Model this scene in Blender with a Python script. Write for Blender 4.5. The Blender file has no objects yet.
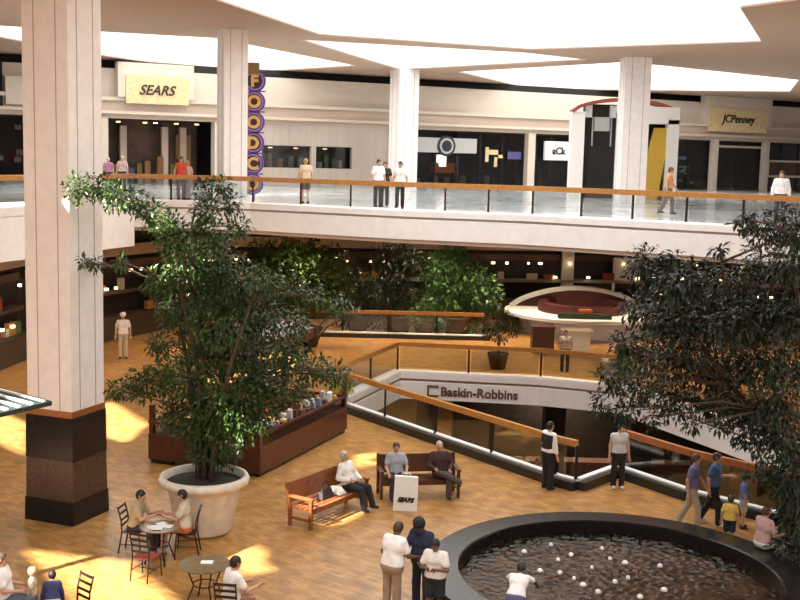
import bpy, bmesh, math, random
import numpy as np
from mathutils import Vector, Matrix
from mathutils.geometry import tessellate_polygon
random.seed(7)
SC = bpy.context.scene
COL = SC.collection

# ------------------------------------------------------------------ camera, sky, sun, exposure
F, PITCH, ROLL, CZ = 1150.0, math.radians(7.19), math.radians(1.4), 8.2
cam_data = bpy.data.cameras.new('camera')
cam_data.sensor_width = 36.0
cam_data.lens = F / 800 * 36.0
cam_data.clip_end = 400
cam = bpy.data.objects.new('camera', cam_data)
COL.objects.link(cam)
CM = Matrix.Rotation(math.pi / 2 - PITCH, 3, 'X') @ Matrix.Rotation(ROLL, 3, 'Z')
cam.matrix_world = Matrix.Translation((0, 0, CZ)) @ CM.to_4x4()
SC.camera = cam

world = bpy.data.worlds.new('sky')
SC.world = world
world.use_nodes = True
bg = world.node_tree.nodes['Background']
bg.inputs[0].default_value = (0.97, 0.98, 1.0, 1)
bg.inputs[1].default_value = 2.0

SUN_DIR = Vector((0.62, 0.68, -0.72)).normalized()
sun_data = bpy.data.lights.new('sun', 'SUN')
sun_data.energy = 36.0
sun_data.angle = math.radians(0.8)
sun_data.color = (1.0, 0.95, 0.86)
sun = bpy.data.objects.new('sun', sun_data)
COL.objects.link(sun)
sun.rotation_euler = SUN_DIR.to_track_quat('-Z', 'Y').to_euler()
sun.location = (-20, -20, 40)

SC.view_settings.view_transform = 'Standard'
SC.view_settings.look = 'None'
SC.view_settings.gamma = 1.0
SC.view_settings.use_curve_mapping = False
SC.view_settings.exposure = 0.0
SC.cycles.max_bounces = 8
SC.cycles.diffuse_bounces = 5
SC.cycles.transparent_max_bounces = 16
SC.cycles.sample_clamp_indirect = 6.0
SC.cycles.use_denoising = True

# ------------------------------------------------------------------ helpers
def ray(x, y):
    return CM @ Vector(((x - 400) / F, (300 - y) / F, -1.0))
def P(x, y, z=0.0):
    """where the sight line through photo point (x, y) meets height z"""
    d = ray(x, y)
    return Vector((0, 0, CZ)) + d * ((z - CZ) / d.z)
def Q(x, y, Y):
    d = ray(x, y)
    return Vector((0, 0, CZ)) + d * (Y / d.y)
def V2(p):
    return (p[0], p[1])

class MB:
    def __init__(self):
        self.v, self.f, self.m = [], [], []
    def add(self, vs, fs, mi=0):
        n = len(self.v)
        self.v += [tuple(p) for p in vs]
        self.f += [tuple(i + n for i in f) for f in fs]
        self.m += [mi] * len(fs)
        return self
    def box(self, lo, hi, mi=0, mat=None):
        (a, b, c), (d, e, f) = lo, hi
        vs = [(a, b, c), (d, b, c), (d, e, c), (a, e, c), (a, b, f), (d, b, f), (d, e, f), (a, e, f)]
        if mat is not None:
            vs = [mat @ Vector(p) for p in vs]
        return self.add(vs, [(3, 2, 1, 0), (4, 5, 6, 7), (0, 1, 5, 4), (1, 2, 6, 5), (2, 3, 7, 6), (3, 0, 4, 7)], mi)
    def bar(self, p, q, w, h, mi=0, up=(0, 0, 1)):
        p, q = Vector(p), Vector(q)
        d = (q - p).normalized()
        u = Vector(up)
        if abs(d.dot(u)) > .99:
            u = Vector((0, 1, 0))
        s = d.cross(u).normalized()
        u = s.cross(d)
        c = []
        for e in (p, q):
            for a, b in ((-1, -1), (1, -1), (1, 1), (-1, 1)):
                c.append(e + s * (a * w / 2) + u * (b * h / 2))
        return self.add(c, [(0, 1, 2, 3), (7, 6, 5, 4), (0, 4, 5, 1), (1, 5, 6, 2), (2, 6, 7, 3), (3, 7, 4, 0)], mi)
    def tube(self, pts, rs, n=8, mi=0, cap=True):
        pts = [Vector(p) for p in pts]
        if not hasattr(rs, '__len__'):
            rs = [rs] * len(pts)
        rings = []
        prev = None
        for i, p in enumerate(pts):
            a = pts[max(i - 1, 0)]
            b = pts[min(i + 1, len(pts) - 1)]
            d = (b - a).normalized()
            if prev is None:
                u = Vector((0, 0, 1)) if abs(d.z) < .9 else Vector((0, 1, 0))
                s = d.cross(u).normalized()
            else:
                s = (prev - d * prev.dot(d)).normalized()
            prev = s
            t = d.cross(s)
            rings.append([p + (s * math.cos(2 * math.pi * k / n) + t * math.sin(2 * math.pi * k / n)) * rs[i] for k in range(n)])
        vs = [q for r in rings for q in r]
        fs = []
        for i in range(len(rings) - 1):
            for k in range(n):
                fs.append((i * n + k, i * n + (k + 1) % n, (i + 1) * n + (k + 1) % n, (i + 1) * n + k))
        if cap:
            fs.append(tuple(range(n - 1, -1, -1)))
            fs.append(tuple((len(rings) - 1) * n + k for k in range(n)))
        return self.add(vs, fs, mi)
    def lathe(self, prof, n=32, mi=0, c=(0, 0, 0), close=False):
        vs = []
        for r, z in prof:
            for k in range(n):
                a = 2 * math.pi * k / n
                vs.append((c[0] + r * math.cos(a), c[1] + r * math.sin(a), c[2] + z))
        fs = []
        m = len(prof)
        for i in range(m if close else m - 1):
            j = (i + 1) % m
            for k in range(n):
                fs.append((i * n + k, i * n + (k + 1) % n, j * n + (k + 1) % n, j * n + k))
        if not close:
            fs.append(tuple(range(n - 1, -1, -1)))
            fs.append(tuple((m - 1) * n + k for k in range(n)))
        return self.add(vs, fs, mi)
    def poly(self, loops, z0, z1=None, mi=0):
        """flat polygon with holes (or a slab between z0 and z1)"""
        pts = [p for l in loops for p in l]
        tris = tessellate_polygon([[Vector((p[0], p[1], 0)) for p in l] for l in loops])
        def orient(t, up):
            a, b, c = (pts[i] for i in t)
            cr = (b[0] - a[0]) * (c[1] - a[1]) - (b[1] - a[1]) * (c[0] - a[0])
            return t if (cr > 0) == up else t[::-1]
        if z1 is None:
            return self.add([(p[0], p[1], z0) for p in pts], [orient(tuple(t), True) for t in tris], mi)
        n = len(pts)
        vs = [(p[0], p[1], z0) for p in pts] + [(p[0], p[1], z1) for p in pts]
        fs = [orient(tuple(t), False) for t in tris] + [tuple(i + n for i in orient(tuple(t), True)) for t in tris]
        o = 0
        for li, l in enumerate(loops):
            m = len(l)
            ar = sum(l[i][0] * l[(i + 1) % m][1] - l[(i + 1) % m][0] * l[i][1] for i in range(m))
            flip = (ar > 0) == (li > 0)
            for i in range(m):
                a, b = o + i, o + (i + 1) % m
                q = (a, b, b + n, a + n)
                fs.append(q[::-1] if flip else q)
            o += m
        return self.add(vs, fs, mi)
    def mesh(self, name, mats, smooth=False):
        me = bpy.data.meshes.new(name)
        me.from_pydata(self.v, [], self.f)
        if not isinstance(mats, (list, tuple)):
            mats = [mats]
        for m in mats:
            me.materials.append(m)
        if len(mats) > 1:
            me.polygons.foreach_set('material_index', self.m)
        if smooth:
            me.polygons.foreach_set('use_smooth', [True] * len(me.polygons))
        me.update()
        return me

def obj(name, mb, mats, parent=None, smooth=False, bevel=0):
    me = mb.mesh(name, mats, smooth) if isinstance(mb, MB) else mb
    o = bpy.data.objects.new(name, me)
    COL.objects.link(o)
    if parent is not None:
        o.parent = parent
    if bevel:
        b = o.modifiers.new('bevel', 'BEVEL')
        b.width = bevel
        b.segments = 2
        b.limit_method = 'ANGLE'
    return o
def tag(o, label, cat, group=None, kind=None):
    o['label'] = label
    o['category'] = cat
    if group:
        o['group'] = group
    if kind:
        o['kind'] = kind
    return o
def thing(name, label, cat, loc=(0, 0, 0), rz=0.0, group=None):
    o = bpy.data.objects.new(name, None)
    o.empty_display_size = .2
    COL.objects.link(o)
    o.location = loc
    o.rotation_euler = (0, 0, rz)
    return tag(o, label, cat, group)
def struct(name, mb, mats, smooth=False):
    o = obj(name, mb, mats, None, smooth)
    o['kind'] = 'structure'
    return o
def children(o):
    return [c for c in COL.objects if c.parent == o]
def dup(src, loc, rz, label=None, group=None, scale=None):
    kids = KIDS.get(src.name)
    if kids is None:
        kids = KIDS[src.name] = [(c, children(c)) for c in children(src)]
    r = src.copy()
    COL.objects.link(r)
    r.location = loc
    r.rotation_euler = (0, 0, rz)
    if scale:
        r.scale = (scale,) * 3
    if label:
        r['label'] = label
    if group:
        r['group'] = group
    for c, gs in kids:
        k = c.copy()
        COL.objects.link(k)
        k.parent = r
        for g in gs:
            q = g.copy()
            COL.objects.link(q)
            q.parent = k
    return r
KIDS = {}

# ------------------------------------------------------------------ materials
def mat(name, col, rough=.6, metal=0.0, noise=0.0, nscale=6.0, emit=None, estr=0.0, bump=0.0, spec=.5):
    m = bpy.data.materials.new(name)
    m.use_nodes = True
    nt = m.node_tree
    b = nt.nodes['Principled BSDF']
    b.inputs['Base Color'].default_value = (*col, 1)
    b.inputs['Roughness'].default_value = rough
    b.inputs['Metallic'].default_value = metal
    b.inputs['Specular IOR Level'].default_value = spec
    if emit:
        b.inputs['Emission Color'].default_value = (*emit, 1)
        b.inputs['Emission Strength'].default_value = estr
    if noise or bump:
        tc = nt.nodes.new('ShaderNodeTexCoord')
        n = nt.nodes.new('ShaderNodeTexNoise')
        n.inputs['Scale'].default_value = nscale
        n.inputs['Detail'].default_value = 5
        nt.links.new(tc.outputs['Object'], n.inputs['Vector'])
        if noise:
            r = nt.nodes.new('ShaderNodeMapRange')
            r.inputs[1].default_value = .3
            r.inputs[2].default_value = .7
            r.inputs[3].default_value = 1 - noise
            r.inputs[4].default_value = 1 + noise
            mx = nt.nodes.new('ShaderNodeMix')
            mx.data_type = 'RGBA'
            mx.blend_type = 'MULTIPLY'
            mx.inputs[0].default_value = 1
            mx.inputs[6].default_value = (*col, 1)
            nt.links.new(n.outputs[0], r.inputs[0])
            cb = nt.nodes.new('ShaderNodeCombineColor')
            for i in range(3):
                nt.links.new(r.outputs[0], cb.inputs[i])
            nt.links.new(cb.outputs[0], mx.inputs[7])
            nt.links.new(mx.outputs[2], b.inputs['Base Color'])
        if bump:
            bp = nt.nodes.new('ShaderNodeBump')
            bp.inputs['Strength'].default_value = bump
            nt.links.new(n.outputs[0], bp.inputs['Height'])
            nt.links.new(bp.outputs[0], b.inputs['Normal'])
    return m

def tile_mat(name, c1, c2, mortar, scale, bw, bh, rough, spec=.5, rot=0.0, ns=.35, nlo=.86, nhi=1.12):
    m = mat(name, c1, rough, spec=spec)
    nt = m.node_tree
    b = nt.nodes['Principled BSDF']
    tc = nt.nodes.new('ShaderNodeTexCoord')
    mp = nt.nodes.new('ShaderNodeMapping')
    mp.inputs['Rotation'].default_value = (0, 0, rot)
    br = nt.nodes.new('ShaderNodeTexBrick')
    br.inputs['Color1'].default_value = (*c1, 1)
    br.inputs['Color2'].default_value = (*c2, 1)
    br.inputs['Mortar'].default_value = (*mortar, 1)
    br.inputs['Scale'].default_value = scale
    br.inputs['Mortar Size'].default_value = .012
    br.inputs['Brick Width'].default_value = bw
    br.inputs['Row Height'].default_value = bh
    n = nt.nodes.new('ShaderNodeTexNoise')
    n.inputs['Scale'].default_value = ns
    n.inputs['Detail'].default_value = 6
    r = nt.nodes.new('ShaderNodeMapRange')
    r.inputs[1].default_value, r.inputs[2].default_value = .3, .7
    r.inputs[3].default_value, r.inputs[4].default_value = nlo, nhi
    cb = nt.nodes.new('ShaderNodeCombineColor')
    mx = nt.nodes.new('ShaderNodeMix')
    mx.data_type = 'RGBA'
    mx.blend_type = 'MULTIPLY'
    mx.inputs[0].default_value = 1
    L = nt.links.new
    L(tc.outputs['Object'], mp.inputs['Vector'])
    L(mp.outputs[0], br.inputs['Vector'])
    L(tc.outputs['Object'], n.inputs['Vector'])
    L(n.outputs[0], r.inputs[0])
    for i in range(3):
        L(r.outputs[0], cb.inputs[i])
    L(br.outputs[0], mx.inputs[6])
    L(cb.outputs[0], mx.inputs[7])
    L(mx.outputs[2], b.inputs['Base Color'])
    return m

def glass_mat(name, tint, refl, rough=.05):
    m = bpy.data.materials.new(name)
    m.use_nodes = True
    nt = m.node_tree
    nt.nodes.remove(nt.nodes['Principled BSDF'])
    out = nt.nodes['Material Output']
    t = nt.nodes.new('ShaderNodeBsdfTransparent')
    t.inputs[0].default_value = (*tint, 1)
    g = nt.nodes.new('ShaderNodeBsdfGlossy')
    g.inputs['Roughness'].default_value = rough
    mx = nt.nodes.new('ShaderNodeMixShader')
    mx.inputs[0].default_value = refl
    nt.links.new(t.outputs[0], mx.inputs[1])
    nt.links.new(g.outputs[0], mx.inputs[2])
    nt.links.new(mx.outputs[0], out.inputs[0])
    return m

M = {}
M['floor'] = tile_mat('floor_parquet', (.50, .265, .088), (.33, .16, .045), (.22, .105, .03), 3.2, .9, .28, .32, .4, math.radians(38), 2.6, .72, 1.22)
M['upper_floor'] = tile_mat('pale_tile', (.70, .70, .70), (.66, .66, .67), (.5, .5, .5), 1.2, 1, 1, .12)
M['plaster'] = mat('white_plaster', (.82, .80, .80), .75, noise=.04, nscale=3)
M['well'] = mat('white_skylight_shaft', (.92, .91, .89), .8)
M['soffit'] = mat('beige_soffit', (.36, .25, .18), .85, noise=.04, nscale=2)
M['column'] = mat('pale_painted_column', (.80, .755, .745), .7, noise=.05, nscale=4)
M['groove'] = mat('column_joint_grey', (.40, .35, .32), .8)
M['granite'] = mat('polished_black_granite', (.014, .011, .011), .2, noise=.5, nscale=30, spec=.25)
M['granite_brown'] = mat('polished_brown_granite', (.085, .048, .034), .25, noise=.4, nscale=30, spec=.25)
M['copper'] = mat('copper_band', (.38, .15, .05), .35, .6)
M['cream'] = mat('cream_fascia', (.58, .50, .42), .7, noise=.03, nscale=2)
M['cream_dark'] = mat('tan_ledge', (.50, .39, .31), .7)
M['reveal'] = mat('dark_reveal', (.012, .010, .009), .8)
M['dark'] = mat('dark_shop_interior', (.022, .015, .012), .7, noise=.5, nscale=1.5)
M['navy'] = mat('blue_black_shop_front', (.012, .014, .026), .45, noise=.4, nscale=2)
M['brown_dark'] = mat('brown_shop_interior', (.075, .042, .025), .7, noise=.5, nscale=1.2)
M['brick'] = tile_mat('painted_pale_brick', (.49, .42, .37), (.46, .39, .34), (.36, .30, .26), 4, .6, .25, .8)
M['rail_wood'] = mat('honey_oak_handrail', (.44, .20, .05), .35, noise=.2, nscale=9)
M['post'] = mat('black_metal_post', (.018, .016, .015), .4, .3)
M['rail_glass'] = glass_mat('clear_balustrade_glass', (.90, .94, .95), .10)
M['shop_glass'] = glass_mat('shop_window_glass', (.70, .70, .72), .03)
M['sky_glass'] = glass_mat('skylight_glazing', (.93, .95, .95), .04)
M['opal'] = bpy.data.materials.new('opal_skylight_sheet')
M['opal'].use_nodes = True
_nt = M['opal'].node_tree
_nt.nodes.remove(_nt.nodes['Principled BSDF'])
_tl = _nt.nodes.new('ShaderNodeBsdfTranslucent')
_tl.inputs[0].default_value = (.43, .435, .44, 1)
_nt.links.new(_tl.outputs[0], _nt.nodes['Material Output'].inputs[0])
M['white'] = mat('bright_white_paint', (.86, .85, .83), .5)
M['kerb'] = mat('black_kerb', (.02, .018, .018), .3)
M['redwood'] = mat('dark_red_mahogany', (.085, .022, .011), .3, noise=.35, nscale=7)
M['bench'] = mat('reddish_bench_wood', (.24, .072, .022), .35, noise=.3, nscale=8)
M['bench_dark'] = mat('dark_bench_wood', (.085, .03, .014), .35, noise=.3, nscale=8)
M['chair'] = mat('dark_iron_chair', (.035, .018, .012), .4, .3)
M['redpad'] = mat('faded_red_seat_pad', (.36, .07, .05), .6)
M['tabletop'] = mat('grey_brown_table_top', (.22, .15, .085), .25, noise=.2, nscale=8)
M['paper'] = mat('white_paper', (.88, .87, .84), .8)
M['pot'] = mat('weathered_white_planter', (.72, .66, .56), .75, noise=.12, nscale=5)
M['soil'] = mat('dark_potting_soil', (.02, .014, .01), .95, noise=.5, nscale=20)
M['bark'] = mat('grey_brown_bark', (.075, .045, .028), .85, noise=.35, nscale=12)
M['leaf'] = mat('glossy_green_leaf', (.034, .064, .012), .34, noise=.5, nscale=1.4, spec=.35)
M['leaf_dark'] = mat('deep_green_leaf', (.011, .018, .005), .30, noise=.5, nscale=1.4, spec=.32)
M['leaf_mid'] = mat('mid_green_leaf', (.06, .14, .035), .35, noise=.5, nscale=1.4)
M['skin'] = mat('tan_skin', (.52, .29, .19), .55)
M['skin_dark'] = mat('brown_skin', (.17, .08, .05), .5)
M['hair_black'] = mat('black_hair', (.012, .009, .008), .5)
M['hair_brown'] = mat('brown_hair', (.06, .03, .016), .5)
M['hair_grey'] = mat('grey_hair', (.52, .46, .40), .6)
M['hair_blond'] = mat('blond_hair', (.42, .25, .10), .6)
M['water'] = mat('dark_fountain_water', (.012, .011, .010), .05, spec=.6)
M['coin_bed'] = mat('brown_stone_bed', (.40, .23, .12), .6, noise=.7, nscale=2.2)
M['maroon'] = mat('maroon_panel', (.10, .022, .018), .5)
M['yellow'] = mat('mustard_yellow_panel', (.62, .40, .05), .5)
M['purple'] = mat('violet_enamel', (.085, .04, .22), .4)
M['gold'] = mat('brushed_gold_sign_plate', (.66, .50, .27), .5, noise=.22, nscale=9)
M['letter'] = mat('black_sign_letters', (.02, .014, .012), .5)
M['letter_brown'] = mat('brown_sign_letters', (.13, .06, .05), .5)
M['lamp_warm'] = mat('warm_lamp', (1, .8, .5), .5, emit=(1, .66, .30), estr=5)
M['lamp_white'] = mat('white_lamp', (1, 1, 1), .5, emit=(1, .88, .70), estr=5)
M['grey_panel'] = mat('grey_panel', (.42, .41, .41), .5)
M['eye'] = mat('dark_eye', (.01, .008, .008), .3)
M['lip'] = mat('mouth_red', (.30, .09, .07), .5)
CLOTH = {}
def cloth(c):
    k = tuple(c)
    if k not in CLOTH:
        CLOTH[k] = mat('cloth_%d' % len(CLOTH), c, .85, noise=.12, nscale=10)
    return CLOTH[k]
WHITE_C, BLACK_C, NAVY_C = (.80, .78, .75), (.014, .013, .014), (.02, .025, .06)

def text_mesh(body, size, extrude=.02, shear=0.0, bold=0.0, spacing=1.0):
    cu = bpy.data.curves.new('lettering', 'FONT')
    cu.body = body
    cu.size = size
    cu.extrude = extrude
    cu.shear = shear
    cu.offset = bold
    cu.space_character = spacing
    cu.align_x, cu.align_y = 'CENTER', 'CENTER'
    o = bpy.data.objects.new('lettering', cu)
    COL.objects.link(o)
    dg = bpy.context.evaluated_depsgraph_get()
    me = bpy.data.meshes.new_from_object(o.evaluated_get(dg))
    bpy.data.objects.remove(o)
    bpy.data.curves.remove(cu)
    return me
def letters(name, body, size, m, centre, right, normal, parent, width=None, **kw):
    me = text_mesh(body, size, **kw)
    me.materials.clear()
    me.materials.append(m)
    right = Vector(right).normalized()
    n = Vector(normal).normalized()
    up = n.cross(right).normalized()
    xs = [v.co.x for v in me.vertices]
    ys = [v.co.y for v in me.vertices]
    cx, cy = (max(xs) + min(xs)) / 2, (max(ys) + min(ys)) / 2
    k = (width / (max(xs) - min(xs))) if width else 1.0
    c = Vector(centre)
    for v in me.vertices:
        q = v.co.copy()
        v.co = c + right * ((q.x - cx) * k) + up * ((q.y - cy) * (k ** .5 if width else 1)) + n * q.z
    return obj(name, me, m, parent)

# ------------------------------------------------------------------ the setting
ZU, ZS, ZC = 6.3, 5.15, 12.7           # upper floor, its underside, the roof soffit
WEST, EAST, SOUTH, NORTH = -26.0, 31.0, -10.0, 88.0
hole1 = [(-1.70, 36.3), (4.05, 28.42), (4.54, 27.94), (5.81, 29.41), (7.21, 27.31), (11.0, 23.4), (14.5, 24.5), (13.6, 31.0),
         (11.9, 33.15), (8.17, 41.5), (5.34, 42.6), (.07, 43.31), (-1.78, 38.2)]
fl = MB().poly([[(WEST, SOUTH), (EAST, SOUTH), (EAST, NORTH), (WEST, NORTH)], hole1], -.95, 0)
struct('floor', fl, M['floor'])

# roof soffit with skylight shafts
A = [(-9.5, 27.0), (6.0, 24.5), (10.82, 32.5), (9.73, 34.45), (13.25, 43.8), (5.2, 49.2), (-3.33, 45.2), (-5.8, 35.5)]  # near end stretched out of view to spread more light
B = [(-4.3, 47.3), (5.2, 50.6), (8.3, 53.4), (-.3, 62.5)]
Cc = [(-18.5, 43.5), (-11.8, 46.0), (-7.73, 47.4), (-2.52, 60.4), (-8.3, 66.7), (-13.65, 61.3), (-15.5, 56.5)]
D = [(2.82, 62.9), (10.2, 54.0), (21.1, 62.7), (24.1, 73.2), (8.3, 77.0)]
def lift(pts):
    """unseen roof opening, added so that the sun reaches this stretch of floor"""
    t = ZC / -SUN_DIR.z
    return [(p[0] - SUN_DIR.x * t, p[1] - SUN_DIR.y * t) for p in pts]
patches = [[P(-25, 408), P(0, 412), P(26, 424), P(26, 458), P(-25, 432)],
           [P(100, 404), P(112, 402), P(147, 424), P(125, 444), P(100, 436)],
           [P(18, 549), P(130, 562), P(185, 612), P(85, 612)],
           [P(222, 538), P(252, 545), P(296, 566), P(246, 577), P(214, 560)],
           [P(266, 549), P(291, 562), P(275, 570), P(262, 562)],
           [P(308, 520), P(350, 506), P(368, 512), P(330, 528)]]
holes = [A, B, Cc, D] + [lift(p) for p in patches]  # lifted openings are unseen, shaped to throw sun patches on the floor
holes += [[(-12.1, 17.2), (-9.8, 17.2), (-9.8, 19.0), (-12.1, 19.0)], [(5, 0), (15, 0), (15, 20), (6.5, 20)], [(-19, -9), (2, -9), (2, -1), (-19, -1)],  # more unseen openings, added to light leaves, fascia and hall
          [(-21, 28), (-16, 28), (-14.6, 33), (-17, 37)], [(-17.8, 20.2), (-14.2, 20.2), (-14.2, 23), (-17.8, 23)],
          [(15.5, 12), (25, 12), (25, 34), (17.5, 34)], [(-24.5, -6), (-20.5, -6), (-20.5, 10), (-24.5, 10)]]
holes.append([(-7, 4), (3, 4), (3, 20), (-7, 20)])  # unseen opal opening added for diffuse light on the near side
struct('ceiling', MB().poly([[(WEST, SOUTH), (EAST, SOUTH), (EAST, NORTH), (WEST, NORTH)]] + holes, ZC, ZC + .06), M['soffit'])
def inset(pts, d):
    cx = sum(p[0] for p in pts) / len(pts)
    cy = sum(p[1] for p in pts) / len(pts)
    out = []
    for p in pts:
        v = Vector((p[0] - cx, p[1] - cy))
        v = v * ((v.length - d) / v.length)
        out.append((cx + v.x, cy + v.y))
    return out
LABS = ['large angular skylight above the middle of the atrium', 'long narrow skylight between the two roof ribs',
        'skylight above the slanted black lettered store sign', 'skylight above the upper right shops']
for i, h in enumerate(holes):
    top = 1.9 if i < 4 else .08
    sh = MB()
    n = len(h)
    vs = [(p[0], p[1], ZC + .05) for p in h] + [(p[0], p[1], ZC + top) for p in h]
    sh.add(vs, [(k, (k + 1) % n, (k + 1) % n + n, k + n) for k in range(n)])
    name = 'skylight' if i < 4 else 'roof_opening'
    lab = LABS[i] if i < 4 else 'unseen roof opening added to light the near part of the hall'
    t = thing('skylight', lab, 'skylight', (0, 0, 0), 0, 'added roof openings' if i >= 4 else None)
    obj('shaft', sh, M['well'], t)
    obj('glazing', MB().poly([h], ZC + top), M['opal'] if i < 4 or i == len(holes) - 1 else M['sky_glass'], t)
    mu = MB()
    xs = [p[0] for p in h]
    if i == 0:
        for X in (-2.5, 1.5, 5.5):
            mu.bar((X, 28, ZC + top - .1), (X, 44.5, ZC + top - .1), .12, .16)
        mu.bar((-6, 36, ZC + top - .1), (10, 36, ZC + top - .1), .12, .16)
        obj('glazing_bar', mu, M['white'], t)

# enclosing walls out of the picture
struct('wall_south', MB().box((WEST, SOUTH - .3, -.9), (EAST, SOUTH, ZC)), M['plaster'])
struct('wall_west', MB().box((WEST - .3, SOUTH, -.9), (WEST, NORTH, ZC)), M['plaster'])
struct('wall_east', MB().box((EAST, SOUTH, -.9), (EAST + .3, NORTH, ZC)), M['plaster'])

# upper floor slab
EDGE = [(-13.4, 33.0), (-12.45, 35.6), (-10.0, 43.0), (-5.63, 42.64), (-.08, 40.05), (4.3, 38.8), (10.3, 35.1), (15.0, 31.6), (19.0, 27.5)]
WA, WD = Vector((-14.46, 60.25, 0)), Vector((.878, .479, 0)).normalized()
WN = Vector((WD.y, -WD.x, 0))
def W(s, z, off=0.0):
    p = WA + WD * s + WN * off
    return Vector((p.x, p.y, z))
def Wpx(x, y, off=0.0):
    d = ray(x, y)
    o = Vector((0, 0, CZ))
    t = (WA + WN * off - o).dot(WN) / d.dot(WN)
    p = o + d * t
    return (p - WA).dot(WD), p.z
wl, wr = W(-12, 0), W(52, 0)
upper_poly = EDGE + [(EAST, 27.5), (EAST, NORTH - 2), (WEST, NORTH - 2), (WEST, 33.0)]
struct('floor_upper', MB().poly([upper_poly], ZU - .06, ZU), M['upper_floor'])
inn = [(-13.9, 33.0), (-12.95, 35.8), (-10.3, 43.5), (-5.5, 43.1), (0.0, 40.5), (4.5, 39.3), (10.5, 35.6), (15.2, 32.1), (19.2, 28.0)]
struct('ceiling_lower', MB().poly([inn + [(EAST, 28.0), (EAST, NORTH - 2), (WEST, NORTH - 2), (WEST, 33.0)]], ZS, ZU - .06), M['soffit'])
def edge_trim(name, pts, prof, mats):
    """a fascia: profile of (outward offset, z, material) swept along a polyline whose outside lies to the right"""
    mb = MB()
    nrm = []
    for i in range(len(pts)):
        a, b = Vector(pts[max(i - 1, 0)]), Vector(pts[min(i + 1, len(pts) - 1)])
        d = (b - a).normalized()
        nrm.append(Vector((d.y, -d.x)))
    rows = []
    for off, z in [(p[0], p[1]) for p in prof]:
        rows.append([(pts[i][0] + nrm[i].x * off, pts[i][1] + nrm[i].y * off, z) for i in range(len(pts))])
    for r in range(len(prof) - 1):
        for i in range(len(pts) - 1):
            mb.add([rows[r][i], rows[r][i + 1], rows[r + 1][i + 1], rows[r + 1][i]], [(0, 1, 2, 3)], prof[r + 1][2])
    return struct(name, mb, mats)
PROF = [(-.5, ZU + .02, 0), (.0, ZU + .02, 0), (.04, ZU - .02, 0), (.04, ZU - .22, 0), (-.04, ZU - .25, 2), (-.04, ZU - .30, 2), (.02, ZU - .33, 0),
        (.02, ZS + .14, 0), (-.06, ZS + .12, 1), (-.06, ZS, 1), (-.5, ZS, 1)]
edge_trim('trim_1', EDGE[2:], PROF, [M['plaster'], M['cream_dark'], M['groove']])
PROF2 = [(-.5, ZU + .02, 0), (.0, ZU + .02, 0), (.05, ZU - .02, 0), (.05, ZU - .30, 0), (.0, ZU - .34, 0), (.0, ZU - 1.72, 0), (-.5, ZU - 1.72, 0), (-.5, ZS - .2, 1)]
edge_trim('trim_2', EDGE[:3], PROF2, [M['plaster'], M['cream_dark']])

# basement below the two floor openings
struct('floor_basement', MB().box((-18, 20, -5.7), (24, 66, -5.5)), M['floor'])
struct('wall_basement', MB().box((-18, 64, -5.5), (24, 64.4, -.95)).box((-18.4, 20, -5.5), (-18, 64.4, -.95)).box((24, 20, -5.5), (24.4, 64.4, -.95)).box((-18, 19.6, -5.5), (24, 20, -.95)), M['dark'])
H1_far = hole1[8:][::-1]        # left corner round to the right
PF = [(-.4, .02, 0), (.03, .02, 0), (.06, -.04, 0), (.06, -.26, 0), (.0, -.30, 1), (.0, -.36, 1), (.05, -.40, 0), (.05, -1.05, 0), (-.3, -1.05, 1)]
edge_trim('trim_3', [hole1[-1]] + [hole1[i] for i in (11, 10, 9, 8, 7)], PF, [M['plaster'], M['cream_dark']])
# black kerb with a white nosing along the near side
near = [(-1.95, 36.75)] + hole1[:6]
kb = MB()
kw = MB()
for a, b in zip(near[:-1], near[1:]):
    a3, b3 = Vector((*a, .11)), Vector((*b, .11))
    kb.bar(a3, b3, .42, .22)
    s = (b3 - a3).normalized().cross(Vector((0, 0, 1)))
    kw.bar(a3 + Vector((0, 0, .13)) - s * .06, b3 + Vector((0, 0, .13)) - s * .06, .16, .04)
struct('trim_4', kb, M['kerb'])
struct('trim_5', kw, M['white'])
k2 = MB().box((-5, 51.1, 0), (4.1, 51.5, .2))
struct('trim_6', k2, M['kerb'])
struct('trim_7', MB().box((-5, 51.05, .2), (4.1, 51.25, .26)), M['white'])

# back wall of the upper floor: reveal, fascia, ledges, piers, shop fronts
def wbox(mb, s0, s1, z0, z1, o0, o1, mi=0):
    c = [W(s, z, o) for z in (z0, z1) for s, o in ((s0, o1), (s1, o1), (s1, o0), (s0, o0))]
    return mb.add(c, [(3, 2, 1, 0), (4, 5, 6, 7), (0, 1, 5, 4), (1, 2, 6, 5), (2, 3, 7, 6), (3, 0, 4, 7)], mi)
S0, S1 = -12.5, 51.0
wall = MB()
wbox(wall, S0, S1, 10.75, 12.25, -.5, 0)
wbox(wall, S0, S1, 10.62, 10.80, -.5, .45)
wbox(wall, S0, S1, 10.10, 10.62, -.5, .22, 1)
wbox(wall, S0, S1, 9.95, 10.10, -.5, .40)
wbox(wall, S0, S1, 9.72, 9.95, -.5, .05, 1)
struct('wall_north', wall, [M['cream'], M['cream_dark']])
rv = MB()
wbox(rv, S0, S1, 12.25, ZC, -1.2, -.9)
struct('trim_8', rv, M['reveal'])
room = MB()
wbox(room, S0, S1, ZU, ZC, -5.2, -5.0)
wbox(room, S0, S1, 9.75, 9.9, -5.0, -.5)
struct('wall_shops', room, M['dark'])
piers = MB()
def sx(x):
    return Wpx(x, 160)[0]
for a, b in ((26, 108), (214, 258), (388, 414), (527, 534), (712.5, 717), (764, 768)):
    wbox(piers, sx(a), sx(b), ZU, 9.75, -.5, .1)
struct('wall_piers', piers, M['cream'])
brick = MB()
za, zb = Wpx(300, 168)[1], Wpx(300, 146)[1]
s_a, s_b, s_c, s_d = sx(262), sx(311), sx(316), sx(352)
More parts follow.
